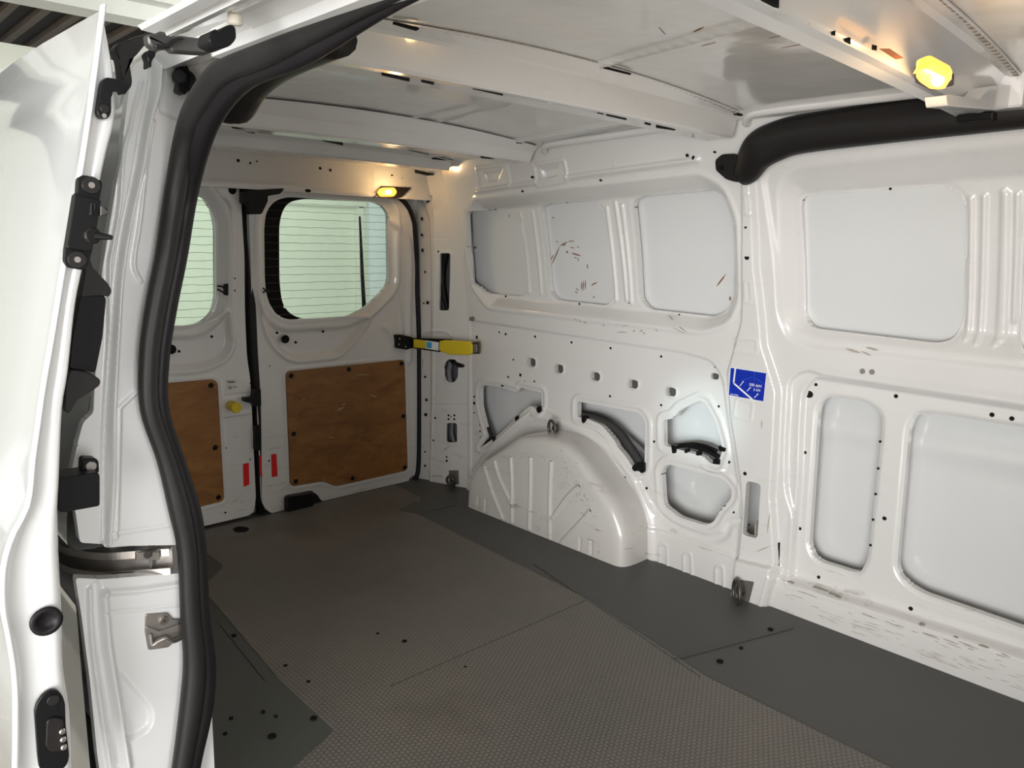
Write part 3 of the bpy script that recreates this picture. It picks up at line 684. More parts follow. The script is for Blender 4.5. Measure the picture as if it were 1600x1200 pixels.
sweep('cable', [FD.at(697, 395, -.02), FD.at(692, 430, -.025), FD.at(694, 460, -.02), FD.at(700, 486, -.03)], 0.012, PLAST, rp)
sweep('cable', [FD.at(705, 565, -.02), FD.at(702, 580, -.02), FD.at(704, 598, -.02)], 0.012, hm, rp)
sweep('cable', [FD.at(708, 655, -.02), FD.at(706, 675, -.02), FD.at(710, 692, -.02)], 0.008, hm, rp)

# ------------------------------------------------------------------ rear doors
FR = Frame((XR, 0, 0), (0, 1, 0), (0, 0, 1), (1, 0, 0), lambda u, v: 0.05 * np.clip((v - 0.75) / 0.5, 0, 1.2) ** 1.4)
q7 = lambda p: Z((400, 270), 4.0, p)
q8 = lambda p: Z((400, 540), 4.0, p)
def inset_poly(P, d):
    P = np.asarray(P, float); c = P.mean(0); e = (P.max(0) - P.min(0)) / 2
    return c + (P - c) * (1 + d / e)
def rear_door(name, outer_px, ap_px, glass_uv, frit_px, bowl_px, panel_px, feats_extra, pr, skirt=0.02):
    outer = rnd(FR.uv(outer_px), 0.03)
    ap = rnd(FR.uv(ap_px), 0.045)
    f = [('rim', ap, -0.014, 0.03, -0.0), ('rim', ap, 0.008, 0.018, 0.038)]
    bowl = rnd(FR.uv(bowl_px), 0.06); f.append(('area', bowl, -0.016, 0.03)); f.append(('rim', bowl, 0.005, 0.012, 0.004))
    f += feats_extra
    pn = rnd(FR.uv(panel_px), 0.02); f.append(('rim', pn, 0.003, 0.008, 0.010))
    d = sheet(name, FR, outer, f, [ap], 0.0055, PAINT, None, skirt, 'structure')
    bb = FR.w(outer, -0.055); nb = len(bb); mb = MB(); 
    g2 = ap.mean(0); e2 = inset_poly(ap, 0.03)
    return d, ap
# right-hand door
d1o = [(388, 296), (500, 291), (600, 302), (632, 318), (644, 345), (649, 420), (650, 600), (648, 735), (640, 752), (505, 786), (497, 775), (485, 765), (450, 776), (448, 802), (420, 802), (408, 785), (398, 560), (392, 420)]
ap1 = q7([(62, 330), (75, 240), (125, 175), (205, 150), (745, 181), (805, 205), (842, 262), (846, 700), (690, 852), (590, 897), (210, 921), (140, 890), (85, 810), (66, 690)])
bowl1 = q7([(35, 700), (45, 940), (110, 1090), (225, 1178), (505, 1150), (560, 1110), (640, 1020), (720, 905), (640, 900), (200, 940), (90, 870)])
pan1 = q8([(188, 163), (930, 88), (950, 780), (500, 880), (420, 848), (232, 880), (215, 860)])
door1, apu1 = rear_door('door_1', d1o, ap1, None, None, bowl1, pan1, [line_bead(FR, q7([(880, 760), (900, 850), (915, 1000)]), 0.006, 0.012), line_bead(FR, q7([(850, 300), (950, 420), (960, 700), (955, 1180)]), 0.008, 0.022), line_bead(FR, q7([(800, 960), (840, 1000), (870, 1080)]), 0.008, .02)], None)
d2o = [(240, 292), (365, 292), (376, 300), (382, 400), (386, 560), (391, 590), (400, 780), (396, 804), (250, 838), (225, 830)]
z5b = lambda p: Z((240, 270), 4.615, p)
ap2 = z5b([(-100, 100), (255, 130), (340, 150), (400, 215), (445, 310), (462, 400), (465, 900), (430, 1010), (370, 1070), (280, 1103), (-100, 1110)])
bowl2 = Z((240, 500), 3.4286, [(-80, 70), (200, 60), (330, 0), (400, -60), (430, 60), (425, 150), (380, 220), (250, 270), (-80, 285)])
pan2 = Z((240, 500), 3.4286, [(-60, 350), (322, 318), (345, 340), (380, 970), (255, 1000), (-60, 1060)])
door2, apu2 = rear_door('door_2', d2o, ap2, None, None, bowl2, pan2, [line_bead(FR, z5b([(500, 200), (545, 330), (545, 900), (560, 1190)]), 0.007, 0.016), line_bead(FR, Z((240, 500), 3.4286, [(380, 515), (520, 495)]), 0.006, 0.008, n=1), line_bead(FR, Z((240, 500), 3.4286, [(385, 408), (520, 392)]), -0.004, 0.006, n=1)], None)
# window glass, printed black border, heating wires
def window(door, ap, frit, nm, wires, label=None):
    gf = Frame((XR - 0.055, 0, 0), (0, 1, 0), (0, 0, 1), (1, 0, 0), FR.base)
    G = inset_poly(ap, 0.035)
    ny = 24
    g_ = sheet('window_glass', gf, G, [], [], 0.03, GLASS, door, 0.0005)
    fr_in = rnd(gf.uv(frit, 0.001), 0.05)
    sheet('glass_border', gf, inset_poly(ap, 0.034), [], [fr_in], 0.01, VOID, door, 0.0004, hoff=0.0012)
    for yy0, yy1, xa, xb in wires:
        a = gf.uv([(xa, yy0), (xb, yy1)], 0.001)
        v = a.mean(0)[1]; u0, u1 = ap[:, 0].min() - 0.01, ap[:, 0].max() + 0.01
        P = [gf.w([(uu, v + 0.0012 * math.sin(uu * 60 + v * 90))], 0.0022)[0] for uu in np.linspace(u0, u1, 20)]
        sweep('heating_wire', P, 0.0007, WIRE, door, n=4, sm=1)
WIRE = simple('heating_wire_print', (0.12, 0.10, 0.08), 0.6)
fr1 = q7([(145, 330), (160, 250), (200, 185), (290, 163), (750, 184), (808, 208), (840, 264), (844, 700), (688, 850), (588, 894), (290, 913), (215, 885), (165, 820), (147, 700)])
window(door1, apu1, fr1, 'window_glass', [(270 + (y / 4), 270 + (y / 4), 440, 600) for y in np.linspace(205, 870, 15)])
fr2 = [(200, 296), (300, 303), (318, 310), (330, 330), (338, 360), (338, 465), (330, 490), (312, 503), (295, 509), (200, 511)]
window(door2, apu2, fr2, 'window_glass', [(270 + (y / 4.615), 270 + (y / 4.615), 280, 335) for y in np.linspace(170, 1040, 16)])
# printed maker's marks low on the panes (illegible at this size)
sweep('wiper_arm', [onp(562, 338, 0, XR - .10), onp(564, 380, 0, XR - .10), onp(566, 430, 0, XR - .10), onp(570, 500, 0, XR - .10)], [.004, .006, .008, .009], PLAST, door1, n=6, sm=1)
# plywood panels with black push rivets
def ply(door, pts, rivets):
    p = plate('plywood_panel', FR, pts, 0.0, 0.006, WOOD, door, r=0.02, bev=0.0015)
    for x, y in rivets:
        u, v = FR.uv([(x, y)], 0.006)[0]; c_ = FR.w([(u, v)], 0.006)[0]
        MB().cyl(c_, c_ + np.array([0.004, 0, 0]), 0.0098, 0.0098, 12, 0.0015).build('rivet', PLAST, p)
    return p
p1 = ply(door1, pan1, [(455, 587), (545, 577), (627, 568), (459, 678), (630, 650), (462, 752), (551, 747), (632, 730)])
p2 = ply(door2, pan2, Z((240, 500), 3.4286, [(307, 350), (330, 683), (347, 950)]))
strokes('scuff_marks', FR, [(526, 642, 538, 636, 3), (535, 634, 540, 630, 2), (555, 586, 580, 585, 1.2), (578, 617, 590, 621, 1.5), (513, 683, 522, 684, 1)], simple('pale_scrape', (0.45, 0.33, 0.2), .7), door1, hb=0.0062)
for dr, spots in ((door1, [(433, 520, 2), (446, 530, 6.5), (462, 535, 2), (505, 518, 2), (430, 525, 0), (421, 572, 1), (420, 720, 1.4), (600, 480, 0)]), (door2, [(331, 526, 2), (268, 546, 7), (280, 549, 2), (352, 652, 1.4), (353, 700, 1.2), (391, 718, 1.2), (352, 801, 1.5), (380, 760, 0), (367, 435, 1.2), (367, 454, 1.2), (304, 287, 2)])):
    discs('drilled_holes', FR, [s for s in spots if s[2] > 0], VOID, dr, hb=0.0, h=0.001)
plate('access_hole', FR, [(357, 290), (369, 290), (370, 300), (364, 305), (357, 300)], 0.0, 0.002, VOID, door2, r=0.01)
# window release cables
for x, y, dr in ((350, 452, door2), (411, 455, door1)):
    s = 1 if dr is door2 else 0
    if s:
        sweep('cable', [FR.at(340, 447, 0.0), FR.at(347, 448, 0.012), FR.at(353, 452, 0.008)], 0.003, PLAST, dr)
        sweep('cable', [FR.at(340, 452, 0.0), FR.at(347, 456, 0.012), FR.at(353, 459, 0.008)], 0.003, PLAST, dr)
        plate('cable_clip', FR, [(351, 444), (357, 443), (357, 462), (351, 461)], 0, 0.012, PLAST, dr, r=0.004)
    else:
        sweep('cable', [FR.at(411, 450, 0.004), FR.at(415, 453, 0.010), FR.at(420, 453, 0)], 0.003, PLAST, dr)
        sweep('cable', [FR.at(411, 457, 0.004), FR.at(415, 455, 0.010), FR.at(420, 456, 0)], 0.003, PLAST, dr)
# latches
lt = plate('latch_housing', FR, z5b([(700, 125), (945, 112), (915, 150), (825, 165), (825, 205), (780, 298), (705, 300), (690, 225), (660, 215), (660, 130)]), 0.0, 0.05, PLAST, door1, r=0.006)
plate('latch_housing', FR, Z((240, 500), 3.4286, [(545, 370), (575, 370), (578, 460), (540, 462), (536, 445), (490, 440), (490, 418), (536, 415)]), 0.005, 0.03, PLAST, door1, r=0.004)
plate('latch_housing', FR, Z((240, 500), 3.4286, [(545, 565), (575, 565), (575, 700), (545, 698)]), 0.0, 0.02, PLAST, door1, r=0.004)
plate('latch_housing', FR, q8([(198, 960), (215, 945), (350, 922), (362, 990), (330, 1055), (215, 1072), (200, 1050)]), 0.006, 0.03, PLAST, door1, r=0.006, label='black lower latch block of the right rear door')
plate('latch_recess', FR, q8([(350, 925), (378, 925), (400, 985), (385, 1030), (330, 1035), (340, 990)]), 0.0, 0.006, PLASTM, door1, r=0.006)
# gasket between the doors, and the seal round the opening
sweep('door_gasket', [onp(382, 292, 0, XR - .02), onp(387, 400, 0, XR - .02), onp(394, 540, 0, XR - .02), onp(402, 650, 0, XR - .02), onp(406, 800, 0, XR - .02)], [0.034, 0.030, 0.026, 0.022, 0.020], RUBBER, door1, ax=(1, .8))
se = [FR.at(575, 296, -.002), FR.at(612, 303, .0), FR.at(632, 316, .0), FR.at(645, 340, .0), FR.at(650, 380, 0), FR.at(652, 450, 0), FR.at(655, 550, 0), FR.at(655, 680, 0), FR.at(653, 735, 0), FR.at(646, 753, .0)]
rs_ = sweep('door_seal', se, 0.0105, RUBBER, None, ax=(1, 1), n=10)
tag(rs_, 'thin black rubber seal running down beside the right rear door', 'seal')
# outside skin of the rear doors (frames the windows, blocks light)
def backskin(name, aps):
    mb_ = Frame((XR - 0.06, 0, 0), (0, 1, 0), (0, 0, 1), (1, 0, 0), FR.base)
    return sheet(name, mb_, np.array([(0.42, -0.2), (2.30, -0.2), (2.30, 1.42), (0.62, 1.42), (0.42, 1.28)]), [], [inset_poly(a, 0.015) for a in aps], 0.02, PAINTC, None, 0.004, 'structure')
backskin('wall_rear', [apu1, apu2])
# lintel
FL = Frame((XR + 0.09, 0, 0), (0, 1, 0), (0, 0, 1), (1, 0, 0), lambda u, v: -0.25 * (v - 1.27))
lin = sheet('trim_1', FL, np.array([(0.58, 1.245), (2.06, 1.245), (2.06, 1.42), (0.58, 1.42)]), [line_bead(FL, [(300, 283), (450, 290), (640, 311)], 0.006, 0.01, n=1), ('area', FL.uv([(580, 262), (583, 310), (760, 330), (760, 250)]), 0.002, 0.002)], [], 0.008, PAINT, None, 0.05, 'structure')
discs('drilled_holes', FL, [(372, 251, 2.4), (391, 255, 1.6), (401, 252, 1.2), (500, 263, 2.2), (516, 266, 2), (481, 298, 2.5, 2), (612, 275, 2.4), (628, 279, 1.2)], VOID, lin, h=0.002)

# ------------------------------------------------------------------ roof skin, bows, cant rails
def roofz(x, y):
    c_ = 1.462 - 0.045 * sstep((-1.25 - x) / 1.3); return c_ - 0.034 * ((y - YC) / 0.66) ** 2
FC = Frame((0, 0, 0), (1, 0, 0), (0, 1, 0), (0, 0, -1), lambda u, v: -roofz(u, v), h0=-1.45)
rf = []
def rb(p, q, h, r): rf.append(line_bead(FC, [p, q], h, r, n=1))
rb((905, 108), (1215, 22), 0.012, 0.011); rb((618, 190), (790, 150), 0.006, 0.012); rb((660, 196), (800, 160), 0.006, 0.006)
rf.append(('bead', np.array([(-2.5, 0.75), (0.1, 0.75)]), 0.008, 0.01)); rf.append(('bead', np.array([(-2.5, 1.84), (-1.3, 1.84)]), 0.010, 0.018))
roof = sheet('ceiling', FC, np.array([(-2.80, 0.60), (XF, 0.60), (XF, 2.0), (-2.80, 2.0)]), rf, [], 0.006, PAINTR, None, 0.03, 'structure')
strokes('rust_marks', FC, [(1083, 50, 1100, 42, 4), (1068, 62, 1078, 60, 5), (1029, 42, 1040, 54, 1), (1095, 72, 1118, 66, 1.4), (1200, 60, 1250, 48, 1), (1220, 75, 1300, 60, 1)], RUST, roof, h=0.0008)
def bow(xw, zb, zt, y0, y1, label, feat_holes, web_tilt=0.02, depth=0.075, skew=0.0):
    xw0 = xw
    """roof bow: hat-section cross beam, web towards the front of the van"""
    r = []; n = 34; Ys = np.linspace(y0, y1, n)
    prof_rows = []
    for y in Ys:
        xw = xw0 - skew * (y - 1.2)
        e = min((y - y0) / 0.06, (y1 - y) / 0.06, 1.0); e = max(e, 0)
        cam = 0.012 * (1 - ((y - YC) / 0.66) ** 2)
        zz0 = zb + cam * .4; zz1 = roofz(xw, y) - 0.002
        zl = zt + cam - 0.012
        prof_rows.append([(xw + web_tilt + 0.018, y, zz1), (xw + web_tilt + 0.018, y, zz1 - 0.003), (xw + web_tilt, y, min(zl, zz1 - .004)), (xw + web_tilt * .8, y, zl - .006), (xw + 0.004, y, zz0 + 0.006), (xw - 0.002, y, zz0),
                          (xw - depth * .5, y, zz0 + .003), (xw - depth, y, zz0), (xw - depth - .004, y, zz0 + .006), (xw - depth - .004, y, zl), (xw - depth - 0.006, y, zz1 - .003), (xw - depth - 0.006, y, zz1)])
    m_ = MB(); m_.rings([list(map(np.array, rr)) for rr in prof_rows], cap=True)
    b_ = m_.build('roof_bow', PAINT, roof, False)
    for p in b_.data.polygons: p.use_smooth = False
    # slots in the bottom flange
    for (x, y, a, bpx) in feat_holes:
        P = CAM + ray(x, y) * ((zb + 0.004 - CAM[2]) / ray(x, y)[2]); k = np.linalg.norm(P - CAM) / FPX
        hy = a * k; hx = bpx * k * 1.6
        zs0 = zb + 0.012 * (1 - ((P[1] - YC) / 0.66) ** 2) * .4 + .0028
        q_ = [ray(x + dx_, y + dy_) for dx_, dy_ in ((-a, -a * .22 - bpx), (a, a * .22 - bpx), (a, a * .22 + bpx), (-a, -a * .22 + bpx))]
        q_ = [CAM + r_ * ((zs0 - CAM[2]) / r_[2]) for r_ in q_]
        MB().rings([[np.array([p_[0], p_[1], zz_]) for p_ in q_] for zz_ in (zs0 - .0012, zs0 + .004)]).build('slot', VOID, roof)
    return b_
bA = bow(-1.2, 1.368, 1.437, 0.60, 1.93, '', [(618, 120, 22, 2.2), (668, 128, 10, 1.6), (762, 142, 24, 1.6), (963, 182, 16, 1.6), (1040, 201, 15, 2.4), (938, 176, 5, 1.5), (1012, 193, 5, 1.5)])
bB = bow(-1.98, 1.350, 1.398, 0.58, 1.93, '', [(380, 203, 18, 1.6), (520, 222, 16, 1.4), (765, 248, 14, 1.4), (835, 262, 6, 1.4)])
bC = bow(-2.45, 1.348, 1.393, 0.58, 1.95, '', [(670, 273, 22, 1.6)])
bE = bow(-0.545, 1.366, 1.450, 0.60, 1.90, '', [(1203, 5, 14, 3.5), (1259, 38, 6, 3.0), (1324, 65, 5, 2.4), (1302, 53, 3, 1), (1366, 76, 4, 1.2)], web_tilt=0.052, depth=0.052, skew=0.05)
# dark mouths where the bows meet the roof skin
def mouth(x, y, a, b, z, nm='bow_mouth'):
    P = CAM + ray(x, y) * ((z - CAM[2]) / ray(x, y)[2]); k = np.linalg.norm(P - CAM) / FPX
    return P, k
# sealant beads along the front flange of the bows
for xw, pts in ((-1.170, np.linspace(0.92, 1.9, 46)), (-0.484, np.linspace(1.0, 1.88, 40))):
    m_ = MB()
    for y in pts:
        if abs(y - 1.42) < 0.07 and xw < -1: continue
        zz = roofz(xw, y) - 0.004; L = rs.uniform(.005, .010); m_.box((xw - .002 - (0.05 * (y - 1.2) if xw > -1 else 0), y - L, zz - .003), (xw + .006 - (0.05 * (y - 1.2) if xw > -1 else 0), y + L, zz + .004), 0)
    m_.build('sealant_bead', SEALANT, roof, kind='stuff')
for yc, wd in ((1.395, 0.06), (1.915, 0.03), (0.83, 0.035)):
    MB().box((-1.176, yc - wd * .8, roofz(-1.18, yc) - .0085), (-1.160, yc + wd * .8, roofz(-1.18, yc) - .004), 0.003).build('bow_notch', VOID, roof)
for xx, yy, wd, zz in ((-1.955, 1.28, .06, 1.398), (-1.955, 1.88, .05, 1.385), (-2.425, 1.25, .05, 1.395), (-2.425, 1.90, .05, 1.38)):
    MB().box((xx - .01, yy - wd, roofz(xx, yy) - .007), (xx + .012, yy + wd * .8, roofz(xx, yy) - .002), 0.003).build('bow_notch', VOID, roof)
plate('bow_slot', Frame((0, 0, 1.3655), (1, 0, 0), (0, 1, 0), (0, 0, -1)), [(1374, 77), (1390, 77), (1411, 91), (1399, 93)], 0, .001, simple('amber_glow_slot', (0.42, 0.12, 0.03), .7), roof, bev=.0002)  # amber lamplight near the lamp put into the slot's colour
# front bow's end bracket
brk = plate('bow_bracket', Frame((-0.53, 0, 0), (0, 1, 0), (0, 0, 1), (1, 0, 0)), [(1478, 148), (1530, 156), (1549, 134), (1580, 133), (1600, 146), (1590, 166), (1560, 172), (1510, 168), (1480, 165)], -0.03, 0.035, PAINT, roof, r=0.006)
MB().box((-0.57, 1.87, 1.370), (-0.500, 1.93, 1.440), 0.006).build('bow_end', PAINT, roof)
# side rail under the roof skin on the far side
def railsec(x): return [(1.90, 1.432), (1.925, 1.420), (1.945, 1.415), (1.962, 1.425), (1.985, 1.40), (2.0, 1.37), (2.02, 1.40), (2.02, 1.46), (1.90, 1.46)]
m_ = MB(); m_.rings([[(x, a, b) for a, b in railsec(x)] for x in (-2.53, -2.0, -1.3, -0.6, XF)]); t2 = m_.build('trim_2', PAINT, None, False, kind='structure')
sweep('rail_bead', [(-1.17, 1.955, 1.408), (-1.15, 1.93, 1.422), (-1.10, 1.918, 1.427), (-0.9, 1.916, 1.428), (-0.4, 1.916, 1.428), (XF, 1.916, 1.428)], 0.0125, PAINT, t2, n=10)
sweep('rail_bead', [(-1.93, 1.95, 1.385), (-1.90, 1.925, 1.398), (-1.8, 1.918, 1.402), (-1.45, 1.916, 1.412), (-1.30, 1.90, 1.418)], 0.0115, PAINT, t2, n=10)
# near side rail (mirror) closing the body above the opening
def mir(y): return 2 * YC - y
m_ = MB(); m_.rings([[(x, mir(a), b) for a, b in [(1.90, 1.432), (1.945, 1.415), (2.0, 1.37), (2.06, 1.34), (2.10, 1.33), (2.11, 1.35), (2.05, 1.41), (1.98, 1.45), (1.90, 1.465)]] for x in (-2.80, -2.0, -1.3, -0.6, XF)]); m_.build('trim_3', PAINTC, None, False, kind='structure')

# ------------------------------------------------------------------ unseen rest of the load space (light only reaches in through the openings)
MB().box((XF + .12, 0.36, -0.05), (XF + 0.15, 2.25, 1.50)).build('wall_bulkhead', PAINTC, None, kind='structure')
MB().box((XR - 0.05, 0.42, -0.03), (-1.36, 0.455, 1.33)).build('wall_near_side', PAINTC, None, kind='structure')
MB().box((XR - .1, 0.30, -0.10), (XF, 2.30, -0.04)).build('trim_4', DSTEEL, None, kind='structure')

# ================================================================== NEAR SIDE
# body side panel behind the open sliding door (outer skin), profile over height
side_profile = [(0.30, -0.15), (0.292, 0.0), (0.292, 0.2), (0.292, 0.47), (0.300, 0.494), (0.40, 0.505), (0.40, 0.575), (0.300, 0.585), (0.288, 0.62), (0.30, 0.70), (0.325, 0.78), (0.345, 0.88), (0.362, 1.0), (0.385, 1.12), (0.41, 1.24), (0.44, 1.32), (0.49, 1.385), (0.58, 1.435), (0.80, 1.49)]
Pp = smooth_path(np.array(side_profile), 4)
m_ = MB(); xs = np.linspace(-2.86, -1.315, 14)
rr = []
for x in xs: rr.append([(x, a + 0.012 * (1 - (x + 2.86) / 1.5), b) for a, b in Pp])
m_.rings(rr, cap=False, closed=False); m_.build('wall_outer_side', PAINTO, None, True, kind='structure')
# jamb of the sliding door opening
XJ = -1.30
FJ = Frame((XJ, 0, 0), (0, 1, 0), (0, 0, 1), (1, 0, 0))
sealL = [(300, 150), (280, 200), (262, 290), (245, 400), (228, 490), (220, 560), (222, 640), (245, 710), (265, 790), (280, 860), (285, 960), (290, 1030), (285, 1100), (272, 1200)]
jl = [(200, 150), (206, 110), (225, 92), (262, 82), (340, 70), (345, 100), (330, 160), (300, 220), (285, 300), (268, 400), (250, 500), (243, 570), (246, 640), (268, 705), (288, 780), (300, 850), (262, 852), (200, 853), (165, 856), (160, 850), (125, 848), (118, 800), (108, 770), (112, 735), (122, 690), (130, 660), (146, 645), (148, 600), (155, 500), (160, 420), (175, 330), (188, 250)]
jo = rnd(FJ.uv(jl), 0.006)
zc1 = lambda p: Z((90, 0), 5.0, p)
zc2 = lambda p: Z((90, 240), 5.0, p)
zc3 = lambda p: Z((80, 480), 4.2833, p)
jf = []
def jb(pts, h, r, n=4): jf.append(line_bead(FJ, pts, h, r, n=n))
jb(zc1([(650, 640), (600, 820), (560, 1000), (510, 1200)]) + zc2([(480, 400), (430, 700), (400, 900)]) + [(170, 520), (163, 640), (160, 760), (160, 845)], 0.009, 0.0045)
jb(zc1([(740, 470), (740, 640), (700, 850), (660, 1050)]) + zc2([(620, 100), (570, 350), (510, 650), (460, 1000)]) + [(178, 500), (171, 600), (165, 700), (162, 845)], -0.016, 0.007)
jb(zc1([(800, 500), (790, 700), (730, 900), (690, 1100)]) + zc2([(660, 100), (590, 400), (530, 700), (490, 1000)]) + [(184, 500), (177, 640), (176, 750), (170, 850)], 0.011, 0.006)
jb([(220, 440), (209, 412), (218, 350), (228, 260), (240, 190)], 0.006, 0.004)
jb([(213, 612), (186, 637), (185, 700), (181, 840)], 0.006, 0.006, 1)
jb([(255, 105), (252, 165), (258, 176), (285, 188)], -0.005, 0.005, 2)
jb([(172, 835), (230, 827), (290, 818)], -0.004, 0.005, 1)
jb([(250, 700), (270, 760), (284, 830)], 0.006, 0.01)
jamb = sheet('wall_door_jamb', FJ, jo, jf, [], 0.0017, PAINTC, None, 0.02, 'structure')
jl2 = [(118, 903), (160, 905), (290, 895), (296, 960), (302, 1030), (300, 1100), (285, 1150), (270, 1230), (260, 1300), (170, 1300), (152, 1180), (140, 1060), (127, 960)]
jf = []
jb([(150, 915), (155, 1000), (170, 1100), (185, 1200)], -0.012, 0.009); jb([(163, 925), (170, 1010), (185, 1100), (200, 1200)], 0.010, 0.008); jb([(140, 920), (143, 1000), (156, 1100), (172, 1200)], 0.008, 0.006)
jb([(165, 925), (215, 922), (285, 912)], 0.007, 0.008, 1); jb([(165, 958), (230, 952), (290, 944)], -0.004, 0.004, 1)
jf.append(('area', rnd(FJ.uv([(178, 1035), (215, 1075), (243, 1110), (240, 1140), (195, 1168)]), 0.02), -0.010, 0.010))
jamb2 = sheet('wall_door_jamb', FJ, rnd(FJ.uv(jl2), 0.006), jf, [], 0.0022, PAINTC, None, 0.02, 'structure')
# strip behind the rail
plate('wall_rail_recess', FJ, [(172, 835), (285, 835), (292, 915), (172, 925)], -0.10, 0.012, PAINTC, None, kind='structure')
# bottom inner corner of the sill, inside the seal
plate('trim_5', FJ, [(322, 1085), (331, 1105), (337, 1225), (300, 1225), (306, 1150)], -0.02, 0.02, PAINTC, None, r=0.01, kind='structure')
# header above the opening
hp = [(0.470, 1.300), (0.430, 1.302), (0.425, 1.314), (0.43, 1.335), (0.50, 1.38), (0.48, 1.33)]
m_ = MB(); m_.rings([[(x, a, b) for a, b in hp] for x in (-1.02, -0.8, -0.5, -0.2, 0.1)]); m_.build('wall_header', PAINTC, None, False, kind='structure')
hp = [(0.4245, 1.312), (0.405, 1.320), (0.365, 1.322), (0.352, 1.298), (0.350, 1.325), (0.43, 1.36)]
m_ = MB(); m_.rings([[(x, a, b) for a, b in hp] for x in (-0.89, -0.8, -0.5, -0.2, 0.1)]); m_.build('trim_9', PAINTC, None, False, kind='structure')
hp2 = [(0.352, 1.298), (0.342, 1.296), (0.338, 1.306), (0.334, 1.306), (0.330, 1.296), (0.316, 1.297), (0.312, 1.301), (0.33, 1.314), (0.45, 1.395), (0.62, 1.475), (0.62, 1.45), (0.54, 1.39)]
m_ = MB(); m_.rings([[(x, a, b) for a, b in hp2] for x in (-0.93, -0.8, -0.5, -0.2, 0.1)]); m_.build('trim_8', PAINTC, None, False, kind='structure')

# rubber seal: two lobes
def yz_seal(p, k=0.0):
    x, y, pl, v = p
    return onp(x, y, pl, v)
cL = [(760, -85, 1, .45), (540, 15, 1, .45), (400, 75, 1, .45), (333, 103, 1, .458), (300, 150, 1, .468), (280, 200, 1, .476), (262, 290, 0, -1.27), (245, 400, 0, -1.27), (228, 490, 0, -1.27), (220, 560, 0, -1.27), (222, 640, 0, -1.27), (245, 710, 0, -1.27), (265, 790, 0, -1.27), (280, 860, 0, -1.27), (285, 960, 0, -1.27), (290, 1030, 0, -1.27), (285, 1100, 0, -1.27), (272, 1200, 0, -1.27), (258, 1290, 0, -1.27)]
cR = [(860, -95), (650, 0), (500, 88), (400, 128), (350, 178), (325, 232), (305, 310), (290, 400), (274, 480), (262, 560), (262, 640), (292, 735), (312, 800), (320, 860), (325, 960), (334, 1040), (329, 1110), (310, 1200), (296, 1290)]
out1, out2, r1, r2 = [], [], [], []
for (x, y, ax_, v), (X, Y) in zip(cL, cR):
    for tt, oo, rl, kk, push in ((0.30, out1, r1, 0.31, 0), (0.76, out2, r2, 0.25, 0.012)):
        px, py = x + (X - x) * tt, y + (Y - y) * tt
        vv = v + (push if ax_ == 1 else -push)
        P = onp(px, py, ax_, vv); oo.append(P)
        # perpendicular apparent width
        rl.append(None)
cen = lambda i: (np.array(cL[i][:2]) + np.array(cR[i])) / 2
for i in range(len(cL)):
    d = cen(min(i + 1, len(cL) - 1)) - cen(max(i - 1, 0)); d /= np.linalg.norm(d); nn = np.array([-d[1], d[0]])
    wd = abs((np.array(cR[i]) - np.array(cL[i][:2])) @ nn)
    r1[i] = wd * 0.33 * np.linalg.norm(out1[i] - CAM) / FPX; r2[i] = wd * 0.27 * np.linalg.norm(out2[i] - CAM) / FPX
sl = thing('door_seal', out1[-1], 'thick double-lobed black rubber seal around the sliding door opening', 'seal')
sweep('outer_lobe', out1, r1, RUBBER2, sl, n=14); sweep('inner_lobe', out2, r2, RUBBER, sl, n=14)

# centre guide rail
def rail_path(off): return None
rp_ = [(-1.300, 0.436), (-1.318, 0.405), (-1.331, 0.380), (-1.350, 0.350), (-1.387, 0.324), (-1.44, 0.307), (-1.60, 0.300), (-2.2, 0.298)]
rp_ = smooth_path(np.array(rp_), 6)
gr = thing('guide_rail', (-1.30, 0.35, 0.51), 'curved bare steel guide rail across the door jamb below the open sliding door', 'rail')
def railstrip(nm, dx, z0, z1, th, mat):
    m_ = MB(); R = []
    for i, (x, y) in enumerate(rp_):
        d = rp_[min(i + 1, len(rp_) - 1)] - rp_[max(i - 1, 0)]; d /= np.linalg.norm(d); n_ = np.array([d[1], -d[0]]); 
        if n_ @ np.array([0.7, -0.7]) < 0: n_ = -n_
        a = np.array([x, y]) + n_ * dx; b = a + n_ * th
        R.append([(a[0], a[1], z0), (b[0], b[1], z0), (b[0], b[1], z1), (a[0], a[1], z1)])
    m_.rings(R); return m_.build(nm, mat, gr)
ZR = 0.512
railstrip('back_web', -0.018, ZR + .004, ZR + .046, 0.003, ZINC)
railstrip('upper_channel', -0.018, ZR + .043, ZR + .047, 0.024, STEEL); railstrip('upper_lip', 0.004, ZR + .034, ZR + .047, 0.003, STEEL)
railstrip('lower_channel', -0.018, ZR, ZR + .004, 0.024, STEEL); railstrip('lower_lip', 0.004, ZR, ZR + .012, 0.003, STEEL)
plate('stop_plate', FJ, [(213, 863), (250, 862), (250, 875), (213, 876)], -0.002, 0.006, ZINC, gr, r=0.002)
q = FJ.at(231, 866, 0.004); MB().cyl(q, q + np.array([.003, 0, 0]), 0.007, n=14, bev=.001).build('screw', DSTEEL, gr)

